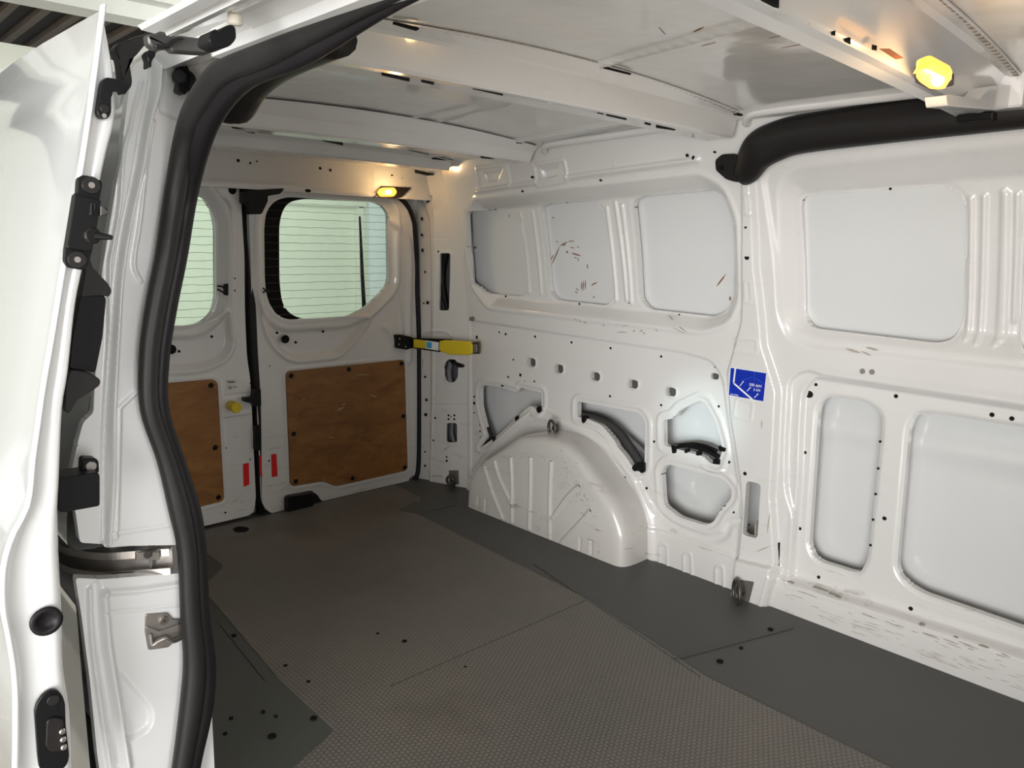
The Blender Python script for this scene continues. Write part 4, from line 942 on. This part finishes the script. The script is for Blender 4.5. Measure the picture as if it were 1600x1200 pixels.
# striker on the jamb
stf = thing('striker_plate', FJ.at(255, 1012), 'worn steel striker plate screwed to the lower door jamb beside the seal', 'striker')
zs = lambda p: Z((0, 850), 3.4286, p)
plate('base_plate', FJ, zs([(780, 378), (900, 368), (925, 400), (975, 405), (975, 515), (930, 530), (905, 555), (795, 570), (778, 470)]), 0, 0.004, ZINC, stf, r=0.004)
q = FJ.at(*zs([(876, 408)])[0], 0.004); MB().cyl(q, q + np.array([.004, 0, 0]), 0.0075, n=16, bev=.001).build('screw', STEEL, stf); MB().cyl(q, q + np.array([.0046, 0, 0]), 0.003, n=6).build('screw_socket', DSTEEL, stf)
sweep('striker_loop', [FJ.at(*p, h) for p, h in zip(zs([(805, 480), (815, 540), (850, 520), (890, 505), (930, 520), (975, 500)]), (0.002, 0.012, 0.016, 0.018, 0.014, 0.004))], 0.004, ZINC, stf, n=8)
plate('ridge', FJ, zs([(785, 440), (860, 470), (970, 430), (970, 465), (860, 500), (785, 460)]), 0.003, 0.006, ZINC, stf, r=0.003)

# black rubber buffer on the jamb
bf = thing('rubber_buffer', FJ.at(285, 140), 'black rubber buffer peg at the top of the door jamb beside the seal', 'buffer')
qa = FJ.at(290, 128, 0.0)
MB().cyl(qa, qa + np.array([0.02, -0.008, .0]), 0.016, n=16, bev=.003).build('buffer_base', RUBBER, bf)
MB().cyl(qa + np.array([0.012, -0.014, 0]), qa + np.array([0.04, -0.024, .0]), 0.011, n=14, bev=.002).build('buffer_head', RUBBER, bf)
plate('buffer_fin', FJ, zc1([(950, 490), (975, 500), (985, 540), (1000, 490), (1030, 540), (1040, 620), (1000, 740), (940, 710), (960, 600)]), 0.005, 0.02, RUBBER, bf, r=0.003)

# ------------------------------------------------------------------ sliding door
XD = -1.15
FK = Frame((XD, 0, 0), (0, 1, 0), (0, 0, 1), (1, 0, 0))
left = [(163, 8), (150, 110), (130, 250), (114, 340), (100, 420), (84, 520), (70, 600), (60, 670), (53, 720), (45, 790), (20, 840), (6, 890), (5, 950), (14, 1000), (22, 1050), (25, 1100), (24, 1200), (22, 1300)]
right = [(166, 20), (184, 110), (188, 170), (184, 200), (174, 236), (160, 300), (146, 370), (136, 420), (124, 480), (113, 585), (104, 643), (99, 760), (97, 800), (98, 857), (103, 960), (105, 1050), (115, 1120), (118, 1190), (120, 1300)]
L = smooth_path(FK.uv(left), 6); Rr = smooth_path(FK.uv(right), 6)
zmin = max(L[:, 1].min(), Rr[:, 1].min()); zs_ = np.concatenate([np.linspace(1.372, 1.2, 24), np.linspace(1.19, zmin + 0.005, 60)])
Lo = L[np.argsort(L[:, 1])]; Ro = Rr[np.argsort(Rr[:, 1])]
yl = np.interp(zs_, Lo[:, 1], Lo[:, 0]); yr = np.interp(zs_, Ro[:, 1], Ro[:, 0]); yr = np.maximum(yr, yl + 0.004)
sd_ = thing('door_3', (XD, 0.25, 0.1), 'white sliding door, slid open, seen along its glossy outer skin and front edge', 'door')
sd_['kind'] = 'structure'; del sd_['category']; del sd_['label']
rows = []
for z_, a, b in zip(zs_, yl, yr):
    wv = b - a
    rows.append([(XD - 0.012, a - 0.002, z_), (XD - .002, a - .0012, z_), (XD, a, z_), (XD - .001, a + .003, z_), (XD - .006, a + wv * .10, z_), (XD - .014, a + wv * .22, z_), (XD - .016, a + wv * .40, z_), (XD - .014, a + wv * .62, z_), (XD - .013, a + wv * .82, z_), (XD - .016, a + wv * .94, z_), (XD - .024, b, z_), (XD - .05, b + .003, z_), (XD - .12, b + .004, z_)])
m_ = MB(); m_.rings([[np.array(p) for p in r] for r in rows], cap=False, closed=False)
m_.build('front_edge', PAINTC, sd_, True)
# outer skin with a long swage and the shoulder line
xs = [XD - .002, XD - .006, XD - .02, XD - .05, XD - .09, XD - .16, XD - .3, XD - .5, XD - .8, XD - 1.05]
bul = [0.0, .0025, .005, .004, .0, -.004, -.008, -.010, -.010, -.006]
zz = np.linspace(1.372, -0.15, 90); ya = np.interp(zz, Lo[:, 1], Lo[:, 0])
ya2 = np.interp(zz, [-.15, .2, .45, .66, .72, .80, .95, 1.1, 1.25, 1.372], [.185, .178, .173, .178, .195, .222, .252, .283, .318, .352])
rows = []
for z_, a, a2 in zip(zz, ya, ya2):
    r = []
    for j, (x, bu) in enumerate(zip(xs, bul)):
        k = sstep(np.array([(XD - x) / 0.14]))[0]
        y = a * (1 - k) + a2 * k + bu
        if 1.24 < z_ < 1.30 and x < XD - .06: y += .003 * math.sin((z_ - 1.24) / .06 * math.pi)
        r.append((x, y, z_))
    rows.append(r)
m_ = MB(); m_.rings([[np.array(p) for p in r][::-1] for r in rows], cap=False, closed=False)
m_.build('door_skin', PAINTO, sd_, True)
# inner face and tail of the door (closes the box)
m_ = MB(); m_.add([(XD - .10, yr[0], 1.372), (XD - 1.05, yr[0], 1.372), (XD - 1.05, .33, 1.372)], [(0, 1, 2)])
m_.rings([[(XD - .10, b + .003, z_), (XD - 1.05, b + .003, z_)] for z_, b in zip(zs_, yr)], cap=False, closed=False)
m_.build('inner_face', PAINTC, sd_, True)
# pressed lines on the door's front edge
FE = Frame((XD - 0.009, 0, 0), (0, 1, 0), (0, 0, 1), (1, 0, 0))
def dplate(nm, pts, h0, th, mat, par=None, r=0.003, **k): return plate(nm, FE, pts, h0, th, mat, par or sd_, r=r, **k)
dplate('hinge_bracket', zc1([(345, 640), (375, 602), (520, 625), (560, 690), (530, 738), (500, 712), (440, 708), (412, 745), (412, 890), (390, 930), (335, 925), (308, 880)]), 0, 0.012, PLAST, r=0.005)
q = FE.at(*zc1([(365, 850)])[0], 0.012); MB().cyl(q, q + np.array([.003, 0, 0]), 0.006, n=14, bev=.001).build('screw', PLASTM, sd_)
q = FE.at(*zc1([(362, 905)])[0], 0.012); MB().cyl(q, q + np.array([.002, 0, 0]), 0.003, n=10).build('screw', STEEL, sd_)
lp = dplate('latch_plate', zc2([(160, 200), (185, 168), (240, 172), (345, 215), (350, 250), (328, 365), (340, 370), (310, 560), (268, 775), (240, 870), (215, 912), (100, 895), (52, 870), (62, 745), (70, 700), (130, 325), (150, 310)]), 0, 0.012, PLAST, r=0.006)
for x, y in ((258, 248), (148, 827)):
    q = FE.at(*zc2([(x, y)])[0], 0.012); MB().cyl(q, q + np.array([.004, 0, 0]), 0.0115, n=18, bev=.001).build('screw', PLASTM, lp); MB().cyl(q, q + np.array([.0052, 0, 0]), 0.004, n=10).build('screw_socket', STEEL, lp)
plate('latch_cover', FE, zc2([(135, 320), (340, 365), (268, 770), (75, 740)]), 0.010, 0.012, PLAST, lp, r=0.004)
plate('latch_bolt', FE, zc2([(335, 405), (375, 420), (398, 440), (392, 475), (335, 488)]), 0.010, 0.016, DSTEEL, lp, r=0.002)
plate('button', FE, zc2([(262, 380), (305, 385), (290, 490), (250, 480)]), 0.022, 0.005, PLASTM, lp, r=0.002)
q = FE.at(*zc2([(250, 640)])[0], 0.018); MB().cyl(q, q + np.array([.010, 0.002, 0]), 0.011, n=16, bev=.002).build('guide_pin', PLASTM, lp)
MB().cyl(q + np.array([.006, .006, 0]), q + np.array([.018, 0.022, -.002]), 0.006, .003, n=12).build('guide_pin', PLAST, lp)
FB = Frame((XD - 0.06, 0, 0), (0, 1, 0), (0, 0, 1), (1, 0, 0))
plate('rubber_flap', FB, zc2([(235, 790), (270, 890), (390, 1010), (422, 1060), (418, 1095), (400, 1118), (330, 1110), (180, 1125), (200, 1000)]), -0.01, 0.02, PLASTM, sd_, r=0.004)
plate('guide_bracket', FB, zc3([(195, -75), (215, -85), (360, -75), (368, -50), (345, 200), (300, 425), (290, 435), (120, 412), (150, 150)]), -0.03, 0.035, PLAST, sd_, r=0.004)
plate('rubber_flap', FB, zc3([(130, 420), (200, 425), (280, 450), (330, 485), (328, 520), (290, 550), (170, 625), (120, 712), (90, 700), (100, 500)]), -0.01, 0.025, PLASTM, sd_, r=0.004)
plate('guide_arm', FB, Z((80, 740), 5.4538, [(60, 40), (400, -10), (415, 20), (415, 262), (405, 278), (110, 332), (60, 320)]), -0.03, 0.045, PLAST, sd_, r=0.004, label='black guide arm block resting over the rail')
plate('arm_bracket', FB, zc3([(210, 1025), (225, 1010), (300, 1012), (318, 1030), (322, 1110), (205, 1110)]), -0.03, 0.02, PLAST, sd_, r=0.004)
q = FB.at(*zc3([(263, 1063)])[0], -0.01); MB().cyl(q, q + np.array([.004, 0, 0]), 0.0075, n=16, bev=.001).build('screw', STEEL, sd_)
q = FE.at(72, 970, 0.0)
m_ = MB(); R = []
for rr_, hx in ((0.0205, 0), (0.0205, .003), (0.017, .004), (0.012, .0035), (0.0115, .001), (0.001, .0008)):
    R.append([q + np.array([hx, rr_ * math.cos(t), rr_ * math.sin(t)]) for t in np.linspace(0, 2 * math.pi, 24, endpoint=False)])
m_.rings(R); m_.build('drain_plug', RUBBER, sd_, True)
zc5 = lambda p: Z((0, 1000), 6.0, p)
cp = dplate('contact_plate', zc5([(325, 680), (345, 600), (400, 520), (470, 470), (540, 475), (590, 530), (612, 600), (618, 800), (650, 1080), (640, 1150), (600, 1210), (370, 1210), (355, 1100)]), 0, 0.006, PLAST, r=0.004)
plate('contact_block', FE, zc5([(440, 760), (500, 730), (600, 745), (615, 1040), (480, 1050), (430, 1000)]), 0.005, 0.005, PLASTM, cp, r=0.004)
for x, y in ((578, 847), (586, 922), (592, 995)):
    q = FE.at(*zc5([(x, y)])[0], 0.010); MB().cyl(q, q + np.array([.006, 0, 0]), 0.0042, n=12, bev=.0015).build('contact_pin', STEEL, cp)
q = FE.at(*zc5([(497, 560)])[0], 0.006); MB().cyl(q, q + np.array([.003, 0, 0]), 0.008, n=14, bev=.001).build('screw', PLASTM, cp)

# ------------------------------------------------------------------ upper hinge arm
FH = Frame((-1.19, 0, 0), (0, 1, 0), (0, 0, 1), (1, 0, 0))
ha = thing('hinge_arm', FH.at(200, 145), 'dark steel upper roller arm joining the sliding door to the roof rail', 'hinge')
plate('door_link', FH, zc1([(445, 370), (480, 332), (560, 300), (640, 272), (715, 262), (760, 300), (690, 345), (620, 430), (560, 460), (545, 520), (565, 640), (560, 690), (520, 738), (500, 690), (500, 600), (485, 470)]), -0.012, 0.024, PLASTM, ha, r=0.004, bev=.003)
plate('main_arm', FH2 if 'FH2' in globals() else Frame((-1.02, 0, 0), (0, 1, 0), (0, 0, 1), (1, 0, 0)), zc1([(700, 265), (830, 245), (880, 285), (960, 275), (1050, 290), (1180, 300), (1240, 330), (1190, 420), (1060, 415), (900, 402), (880, 375), (770, 385), (715, 350)]), -0.008, 0.016, DSTEEL, ha, r=0.004, bev=.002)
plate('arm_rib', Frame((-1.02, 0, 0), (0, 1, 0), (0, 0, 1), (1, 0, 0)), zc1([(760, 350), (860, 345), (900, 300), (960, 285), (1000, 300), (930, 320), (880, 372), (770, 378)]), 0.008, 0.006, PLASTM, ha, r=0.003)
plate('pivot_block', FH, zc1([(690, 420), (720, 385), (770, 390), (765, 440), (740, 470), (725, 530), (708, 525), (710, 470)]), 0.0, 0.02, PLAST, ha, r=0.003)
FH3 = Frame((-0.845, 0, 0), (0, 1, 0), (0, 0, 1), (1, 0, 0)); FH2 = Frame((-1.02, 0, 0), (0, 1, 0), (0, 0, 1), (1, 0, 0))
plate('roller_carriage', FH3, zc1([(1180, 330), (1200, 240), (1240, 225), (1260, 250), (1330, 190), (1390, 200), (1400, 300), (1350, 360), (1280, 380)]), 0.005, 0.03, PLAST, ha, r=0.004)
q = FH3.at(367, 40, 0.02); MB().cyl(q, q + np.array([0.002, 0, 0.012]), 0.008, 0.007, 16, 0.002).build('roller', simple('cream_nylon', (.62, .58, .48), .4), ha)

# ================================================================== THINGS INSIDE
# far-side black duct cover
def duct(name, pts, rad, label, fr_plane=1.965):
    t_ = thing(name, onp(*pts[0], 1, fr_plane), label, 'duct')
    P = [onp(x, y, 1, yy) for (x, y, yy) in pts]
    return t_
dt = thing('duct_cover', onp(1160, 290, 1, 1.97), 'black moulded duct cover curving along the top of the far wall', 'duct cover', 'duct covers')
tp = [(1157, 272, 1.985), (1168, 262, 1.975), (1185, 236, 1.955), (1215, 220, 1.95), (1260, 208, 1.945), (1400, 189, 1.94), (1600, 164, 1.94), (1800, 138, 1.94)]
sweep('duct_body', [onp(a, b, 1, c) for a, b, c in tp], [.030, .040, .047, .046, .043, .0425, .0425, .0425], PLASTM, dt, n=16, ax=(1.15, .75), up=(0, 1, 0))
plate('mounting_lug', Frame((0, 1.985, 0), (1, 0, 0), (0, 0, 1), (0, -1, 0)), [(1117, 250), (1128, 241), (1150, 240), (1150, 285), (1134, 280), (1118, 266)], 0, 0.02, PLASTM, dt, r=0.008)
q = onp(1127, 262, 1, 1.963); MB().cyl(q, q + np.array([0, -.004, 0]), 0.007, n=12).build('screw', PLAST, dt)
MB().box((-0.625, 1.885, 1.352), (-0.555, 1.92, 1.368), .003).build('clip', PLAST, dt)
# near-side counterpart, end seen below the seal's upper corner
dn = thing('duct_cover', onp(350, 190, 1, .56), 'black rounded duct end hanging behind the upper corner of the rubber seal', 'duct cover', 'duct covers')
sweep('duct_body', [onp(a, b, 1, c) for a, b, c in ((352, 186, .56), (356, 172, .56), (368, 150, .56), (385, 128, .56), (430, 95, .56), (520, 55, .56))], [.018, .036, .038, .036, .034, .034], PLASTM, dn, n=14, ax=(1.1, .8))

# interior lamps
def lamp(name, fr, base_px, lens_px, bulb, label, h0, power, par=None):
    t_ = thing(name, fr.at(*lens_px[0], h0), label, 'lamp', 'amber interior lamps')
    plate('lamp_base', fr, base_px, h0, 0.008, PLASTM, t_, r=0.003)
    plate('lens', fr, lens_px, h0 + 0.006, 0.016, LENS, t_, r=0.012, bev=.006)
    p = fr.at(*bulb, h0 + 0.024)
    m_ = MB(); R = []
    for i in range(1, 8):
        a = i / 8 * math.pi; R.append([p + 0.0085 * np.array([math.sin(a) * math.cos(t), 1.5 * math.cos(a) * -1, math.sin(a) * math.sin(t)]) for t in np.linspace(0, 2 * math.pi, 12, endpoint=False)])
    m_.rings(R); m_.build('bulb', BULB, t_, True)
    l = bpy.data.lights.new('lamp_light', 'POINT'); l.energy = power; l.color = (1, .62, .28); l.shadow_soft_size = .02
    lo = bpy.data.objects.new('lamp_light', l); C.objects.link(lo); lo.parent = t_
    lo.location = tuple(p + fr.N * 0.035 - wloc(t_))
    return t_
lamp('interior_lamp', FL, [(585, 308), (597, 291), (643, 293), (628, 308), (617, 311), (598, 309)], [(592, 301), (598, 293), (618, 293), (622, 300), (617, 307), (596, 307)], (607, 300), 'small lit amber lamp on the lintel above the right rear door', 0.002, 0.5)
FZ = Frame((0, 0, 1.366), (1, 0, 0), (0, 1, 0), (0, 0, -1))
lamp('interior_lamp', FZ, [(1428, 112), (1445, 104), (1490, 124), (1490, 134), (1455, 142), (1430, 130)], [(1430, 112), (1450, 104), (1482, 120), (1487, 130), (1470, 141), (1450, 141), (1431, 128)], (1465, 126), 'bright glowing amber lamp under the front roof beam', 0.0, 0.9)

# blue notice sticker on the pillar
FS = Frame((0, YW, 0), (1, 0, 0), (0, 0, 1), (0, -1, 0), tum)
HS = 0.0205
zb_ = lambda p: Z((1110, 550), 10.908, p)
st = thing('sticker', FS.at(1167, 628, HS), 'blue and white load rating sticker on the far wall pillar', 'sticker')
plate('sticker_border', FS, zb_([(335, 255), (962, 350), (912, 855), (300, 745)]), HS, 0.0006, WHT, st, bev=.0001)
plate('sticker_face', FS, zb_([(345, 268), (952, 362), (902, 842), (312, 735)]), HS + .0006, 0.0004, BLUE, st, bev=.0001)
def sline(pts, wd, col=WHT, nm='printed_line', hh=HS + 0.0012, par=st, fr=FS, zf=zb_):
    P = fr.uv(zf(pts), hh); m_ = MB()
    k = wd / 10.908 * np.linalg.norm(fr.at(*zf([pts[0]])[0], hh) - CAM) / FPX / 2
    for a, b in zip(P[:-1], P[1:]):
        d = (b - a) / np.linalg.norm(b - a); n_ = np.array([-d[1], d[0]]) * k; e_ = d * k * .7
        Q = np.array([a - n_ - e_, b - n_ + e_, b + n_ + e_, a + n_ - e_]); W0 = fr.w(Q, hh - .0004); W1 = fr.w(Q, hh)
        m_.rings([list(W0), list(W1)])
    return m_.build(nm, col, par, kind=None)
sline([(424, 285), (395, 530), (720, 815)], 28)
for a, b in (((505, 575), (565, 498)), ((625, 665), (685, 600)), ((748, 780), (815, 710))):
    sline([a, b], 11)
    sline([(b[0] - 16, b[1] + 2), b, (b[0] - 2, b[1] + 18)], 9)
PALE = simple('pale_blue_print', (0.02, 0.10, 0.60), .4)
sline([(750, 335), (750, 490)], 8, PALE); sline([(570, 475), (720, 425)], 7, PALE); sline([(780, 450), (890, 530)], 7, PALE)
def text(body, fr, px, h, size, mat, par, rot=0.0, extr=0.0002, align='CENTER'):
    cu = bpy.data.curves.new('lettering', 'FONT'); cu.body = body; cu.size = size; cu.extrude = extr; cu.align_x = align; cu.align_y = 'CENTER'
    to = bpy.data.objects.new('lettering', cu); dg = None
    C.objects.link(to); bpy.context.view_layer.update()
    me = bpy.data.meshes.new_from_object(to.evaluated_get(bpy.context.evaluated_depsgraph_get())); C.objects.unlink(to); bpy.data.objects.remove(to)
    me.materials.clear(); me.materials.append(mat)
    o = bpy.data.objects.new('lettering', me); C.objects.link(o); o.parent = par
    P = fr.at(*px, h); 
    c_, s_ = math.cos(rot), math.sin(rot); X = fr.U * c_ + fr.V * s_; Yv = -fr.U * s_ + fr.V * c_
    M = Matrix.Identity(4); Lc = P - wloc(par)
    for i in range(3): M[i][0] = X[i]; M[i][1] = Yv[i]; M[i][2] = np.cross(X, Yv)[i]; M[i][3] = Lc[i]
    o.matrix_local = M
    return o
text('500 daN', FS, (1180.3, 602.3), HS + .0013, 0.0118, WHT, st)
text('5 kN', FS, (1182.6, 609.6), HS + .0013, 0.0112, WHT, st)
text('ISO 27956', FS, (1147.6, 617.0), HS + .0013, 0.0064, WHT, st)

# yellow-covered door check strap
cs = thing('check_strap', FR.at(632, 540), 'yellow plastic covered check strap between the right rear door and the wall', 'strap')
Ps = onp(623, 535, 0, XR + .012); 
bracket = plate('strap_bracket', FR, ze([(78, 100), (120, 100), (190, 115), (200, 185), (150, 200), (85, 188)]), 0.0, 0.022, PLAST, cs, r=0.004)
for x, y in ((103, 125), (98, 163), (143, 178)):
    q = FR.at(*ze([(x, y)])[0], .022); MB().cyl(q, q + np.array([.003, 0, 0]), 0.004, n=8).build('rivet', ZINC, bracket)
# strap runs from the door (rear) to the wall; use a vertical plane through both ends
E0 = FR.at(*ze([(190, 150)])[0], 0.03); E1 = FW.at(*ze([(636, 190)])[0], 0.03)
Us = (E1 - E0); Us[2] = 0; Us /= np.linalg.norm(Us); Ns = np.cross(Us, [0, 0, 1.0]); Ns = Ns if Ns[1] < 0 else -Ns
FT = Frame(E0, Us, (0, 0, 1), Ns)
plate('black_strap', FT, ze([(190, 120), (450, 130), (450, 160), (370, 215), (190, 190)]), -0.012, 0.008, PLAST, cs, r=0.003)
plate('yellow_band', FT, ze([(197, 128), (280, 138), (280, 192), (197, 184)]), -0.004, 0.005, YEL, cs, r=0.002)
plate('printed_band', FT, ze([(280, 138), (365, 150), (362, 205), (280, 192)]), -0.004, 0.004, WHT, cs, bev=.0003)
plate('blue_mark', FT, ze([(284, 145), (320, 150), (318, 190), (284, 186)]), 0.0, 0.001, CYAN, cs, r=.004, bev=.0002)
plate('yellow_cover', FT, ze([(368, 142), (400, 136), (570, 146), (588, 165), (588, 225), (560, 238), (430, 232), (365, 205)]), -0.010, 0.022, YEL, cs, r=0.006, bev=.004)
plate('buckle', FT, ze([(588, 150), (634, 145), (636, 228), (588, 228)]), -0.006, 0.008, DSTEEL, cs, r=0.002)
plate('buckle_bar', FT, ze([(600, 165), (622, 165), (622, 215), (600, 218)]), 0.0, 0.004, STEEL, cs, r=0.002)

# reflectors, label, plug on the rear doors
def rthing(name, pts, label, cat, mat, h0=0.0, th=0.002, r=0.003, fr=FR, group=None):
    o = plate(name, fr, pts, h0, th, mat, None, r=r, bev=.0006)
    return tag(o, label, cat, 'red reflectors on the rear doors')
rthing('reflector', [(424, 710), (432, 709), (434, 744), (425, 746)], 'red reflective strip low on the right rear door, left of its plywood', 'reflector', RED)
rthing('reflector', [(380, 725), (389, 723), (390, 757), (381, 761)], 'red reflective strip low on the left rear door, by its inner edge', 'reflector', RED)
rthing('reflector', [(405, 712), (408, 712), (410, 745), (407, 745)], 'narrow sliver of red reflector in the gap between the rear doors', 'reflector', RED, h0=.008)
lb = thing('label', FR.at(364, 615), 'small pale paper label with two lines of print on the left rear door', 'label')
plate('paper', FR, Z((240, 500), 3.4286, [(388, 320), (440, 315), (445, 372), (390, 375)]), 0, .0006, PAPER, lb, bev=.0001)
LBI = simple('label_ink', (.12, .12, .12), .7)
m_ = MB()
for (x0, x1, y) in ((392, 440, 328), (400, 432, 333), (400, 420, 358), (425, 445, 357), (402, 418, 366)):
    Q = FR.uv(Z((240, 500), 3.4286, [(x0, y), (x1, y - 1), (x1, y + 3), (x0, y + 4)]), .001); m_.rings([list(FR.w(Q, .0004)), list(FR.w(Q, .001))])
m_.build('print_lines', LBI, lb, kind='stuff')
q0 = FR.at(360, 633, 0.0); q1 = FR.at(371, 636, 0.045)
tag(MB().cyl(q0, q0 + np.array([0.045, 0.006, -0.004]), 0.019, 0.021, 20, 0.003).build('door_plug', YEL, None), 'round yellow plastic plug sticking out of the left rear door', 'plug')

# lashing rings
def ring_thing(fr, px, label, h0, plate_px, r=0.022, tilt=0.3, turn=0.0, th=0.0048):
    P = fr.at(*px, h0)
    t_ = thing('lashing_ring', P, label, 'lashing ring', 'lashing rings along the far wall')
    if plate_px: plate('ring_plate', fr, plate_px, h0, 0.004, ZINC, t_, r=0.002)
    q = P + fr.N * 0.004
    MB().cyl(q, q + fr.N * 0.014, 0.017, 0.011, 16, .002).build('ring_base', DSTEEL, t_)
    q2 = q + fr.N * 0.016
    up = fr.V * math.cos(tilt) + fr.N * math.sin(tilt)
    Ud = fr.U * math.cos(turn) + fr.N * math.sin(turn)
    pts = [q2 + Ud * r * math.cos(a) * 0.95 + up * (r * 1.1 * math.sin(a)) + fr.N * .006 for a in np.linspace(0, 2 * math.pi, 25)]
    sweep('ring', pts, th, DSTEEL, t_, n=8, sm=1, closed=True, up=fr.N)
    return t_
ring_thing(FD, (709, 750), 'dark steel lashing ring at the foot of the rear corner pillar', 0.0, [(701, 735), (716, 735), (717, 757), (702, 758)])
ring_thing(FW, (870, 668), 'black lashing ring on the wall right above the wheel arch', 0.034, None, r=0.028, tilt=0.1, turn=.3, th=.0055)
ring_thing(FW, (1158, 922), 'dark lashing ring on a zinc plate at the foot of the middle pillar', 0.036, [(1149, 905), (1178, 909), (1168, 950), (1149, 943)], r=0.036, turn=.75, th=0.006, tilt=.05)

# wiring, clips and foam seen in the wall openings
FO = Frame((0, YW + 0.035, 0), (1, 0, 0), (0, 0, 1), (0, -1, 0))
fo = thing('foam_strip', FO.at(960, 690), 'dark foam strip arching inside the triangular wall opening above the wheel arch', 'foam strip')
sweep('strip', [FO.at(*p) for p in z4([(640, 310), (720, 322), (800, 350), (870, 400), (930, 480), (1010, 600)])], 0.014, simple('charcoal_foam', (.035, .035, .035), .8), fo, n=8)
sweep('wheel_housing_edge', [FO.at(*p, -.02) for p in z4([(640, 300), (760, 320), (860, 380), (950, 460), (1020, 520)])], 0.010, simple('grey_lining', (.16, .16, .16), .8), fo, n=8)
def clip(fr, pts, label, h=0.0, r=.003, th=.018, mat=PLAST):
    o = plate('cable_clip', fr, pts, h, th, mat, None, r=r); return tag(o, label, 'clip', 'black clips on the wall openings')
clip(FW, z4([(415, 270), (443, 262), (445, 290), (430, 303), (418, 295)]), 'black clip in the upper right corner of the rear wall opening', -.014)
clip(FW, z4([(297, 325), (312, 315), (318, 330), (308, 350), (298, 345)]), 'black clip on the sloping edge of the rear wall opening', -.014)
clip(FW, z4([(172, 440), (188, 432), (190, 455), (184, 470), (174, 460)]), 'black clip on the lower edge of the rear wall opening', -.014)
clip(FW, z4([(665, 318), (690, 325), (684, 345), (674, 362), (664, 345)]), 'black clip at the left tip of the triangular wall opening', -.014)
clip(FW, z4([(942, 600), (960, 580), (1012, 575), (1012, 625), (995, 635), (975, 612), (960, 625), (945, 615)]), 'black double clip at the bottom tip of the triangular wall opening', -.014)
hs = thing('wiring_harness', FW.at(1090, 715), 'black wiring harness with clips in the opening right of the wheel arch', 'wiring', 'wiring harnesses in the wall')
sweep('harness', [FW.at(*p, -.03) for p in z5([(200, 455), (260, 445), (320, 455), (370, 475), (410, 500), (400, 520)])], 0.009, PLAST, hs, n=8)
sweep('harness', [FW.at(*p, -.035) for p in z5([(235, 445), (290, 438), (350, 448), (400, 470)])], 0.006, PLAST, hs, n=8)
for pts in ([(195, 445), (218, 448), (215, 480), (200, 482)], [(405, 448), (440, 460), (432, 475), (408, 470)], [(385, 505), (412, 510), (410, 532), (380, 528)], [(255, 462), (268, 462), (266, 480), (255, 480)], [(308, 470), (322, 474), (320, 492), (306, 490)]):
    plate('harness_clip', FW, z5(pts), -.016, .018, PLAST, hs, r=.002)
hs2 = thing('wiring_harness', FW.at(757, 695), 'black wiring harness inside the left edge of the rear wall opening', 'wiring', 'wiring harnesses in the wall')
sweep('harness', [FW.at(*p, -.03) for p in z4([(108, 270), (130, 330), (150, 390), (150, 440), (120, 480)])], 0.011, PLAST, hs2, n=8)
sweep('harness', [FW.at(*p, -.02) for p in z4([(150, 380), (165, 440), (130, 470), (110, 485)])], 0.008, PLASTM, hs2, n=8)
tag(sweep('cable_tail', [FD.at(706, 566, -.02), FD.at(712, 568, .004), FD.at(718, 571, .012), FD.at(724, 572, .016)], [.009, .008, .009, .006], PLAST, None, n=10), 'short black cable tail sticking out of the upper pillar hole', 'cable')
tag(plate('fastener', FW, [(733, 496), (738, 494), (741, 498), (738, 502), (733, 501)], 0, .006, ZINC, None, r=.002), 'small grey fastener at the rear end of the wall seam', 'fastener')

# ================================================================== HALL OUTSIDE
ZG = -0.60
MB().box((-14, -9, ZG - .1), (8, 9, ZG - 0.012)).build('floor_hall', GROUT, None, kind='structure')
hf = bpy.data.objects['floor_hall']
tm = None
S = 0.60
for i in range(-13, 5):
    for j in range(-7, 2):
        x, y = i * S, j * S + 0.2
        if tm is None:
            t0 = MB().box((x + .004, y + .004, ZG - .02), (x + S - .004, y + S - .004, ZG), .003).build('floor_tile', TILE, hf); tm = (t0, x, y)
        else:
            c_ = tm[0].copy(); C.objects.link(c_); c_.parent = hf; c_.location = (tm[0].location[0] + x - tm[1], tm[0].location[1] + y - tm[2], tm[0].location[2])
wh = MB().box((-8.1, -3.0, ZG - .05), (-8.0, 9.5, 2.64)).build('wall_hall_end', CREAM, None, kind='structure')
mb = MB().box((-8.0, 1.0, 1.43), (-7.9, 5.06, 1.56)); mb.build('bulkhead_ledge', CREAM, wh)
MB().box((-7.99, 4.97, ZG), (-7.9, 5.03, 1.44)).build('white_post', simple('white_post_paint', (.85, .86, .8), .5), wh)
MB().box((-7.99, 5.14, ZG), (-7.95, 6.9, 2.6)).build('bright_panel', simple('white_panel', (.88, .93, .95), .5), wh)
for y in (5.62, 5.70): MB().box((-7.95, y, ZG), (-7.935, y + .012, 2.6)).build('panel_joint', GREY, wh)
# dark decking with tan slats between white beams, over the hall
ch = MB().box((-13.0, -6, 3.02), (-5.0, 9, 3.08)).build('ceiling_hall', DECK, None, kind='structure')
for k in range(34):
    y = -1.2 + k * 0.24
    MB().box((-12.9, y, 2.97), (-5.1, y + .07, 3.02)).build('slat', SLAT, ch)
hb_ = MB().box((-5.3, -6, 2.33), (-5.1, 9, 2.55)).build('trim_6', HALLW, None, kind='structure')
MB().box((-5.1, -6, 2.42), (-4.98, 9, 2.60)).build('beam_flange', HALLW, hb_)
MB().box((-5.0, -6, 2.60), (-2.2, 9, 2.66)).build('trim_7', simple('pale_soffit', (.62, .58, .52), .7), None, kind='structure')
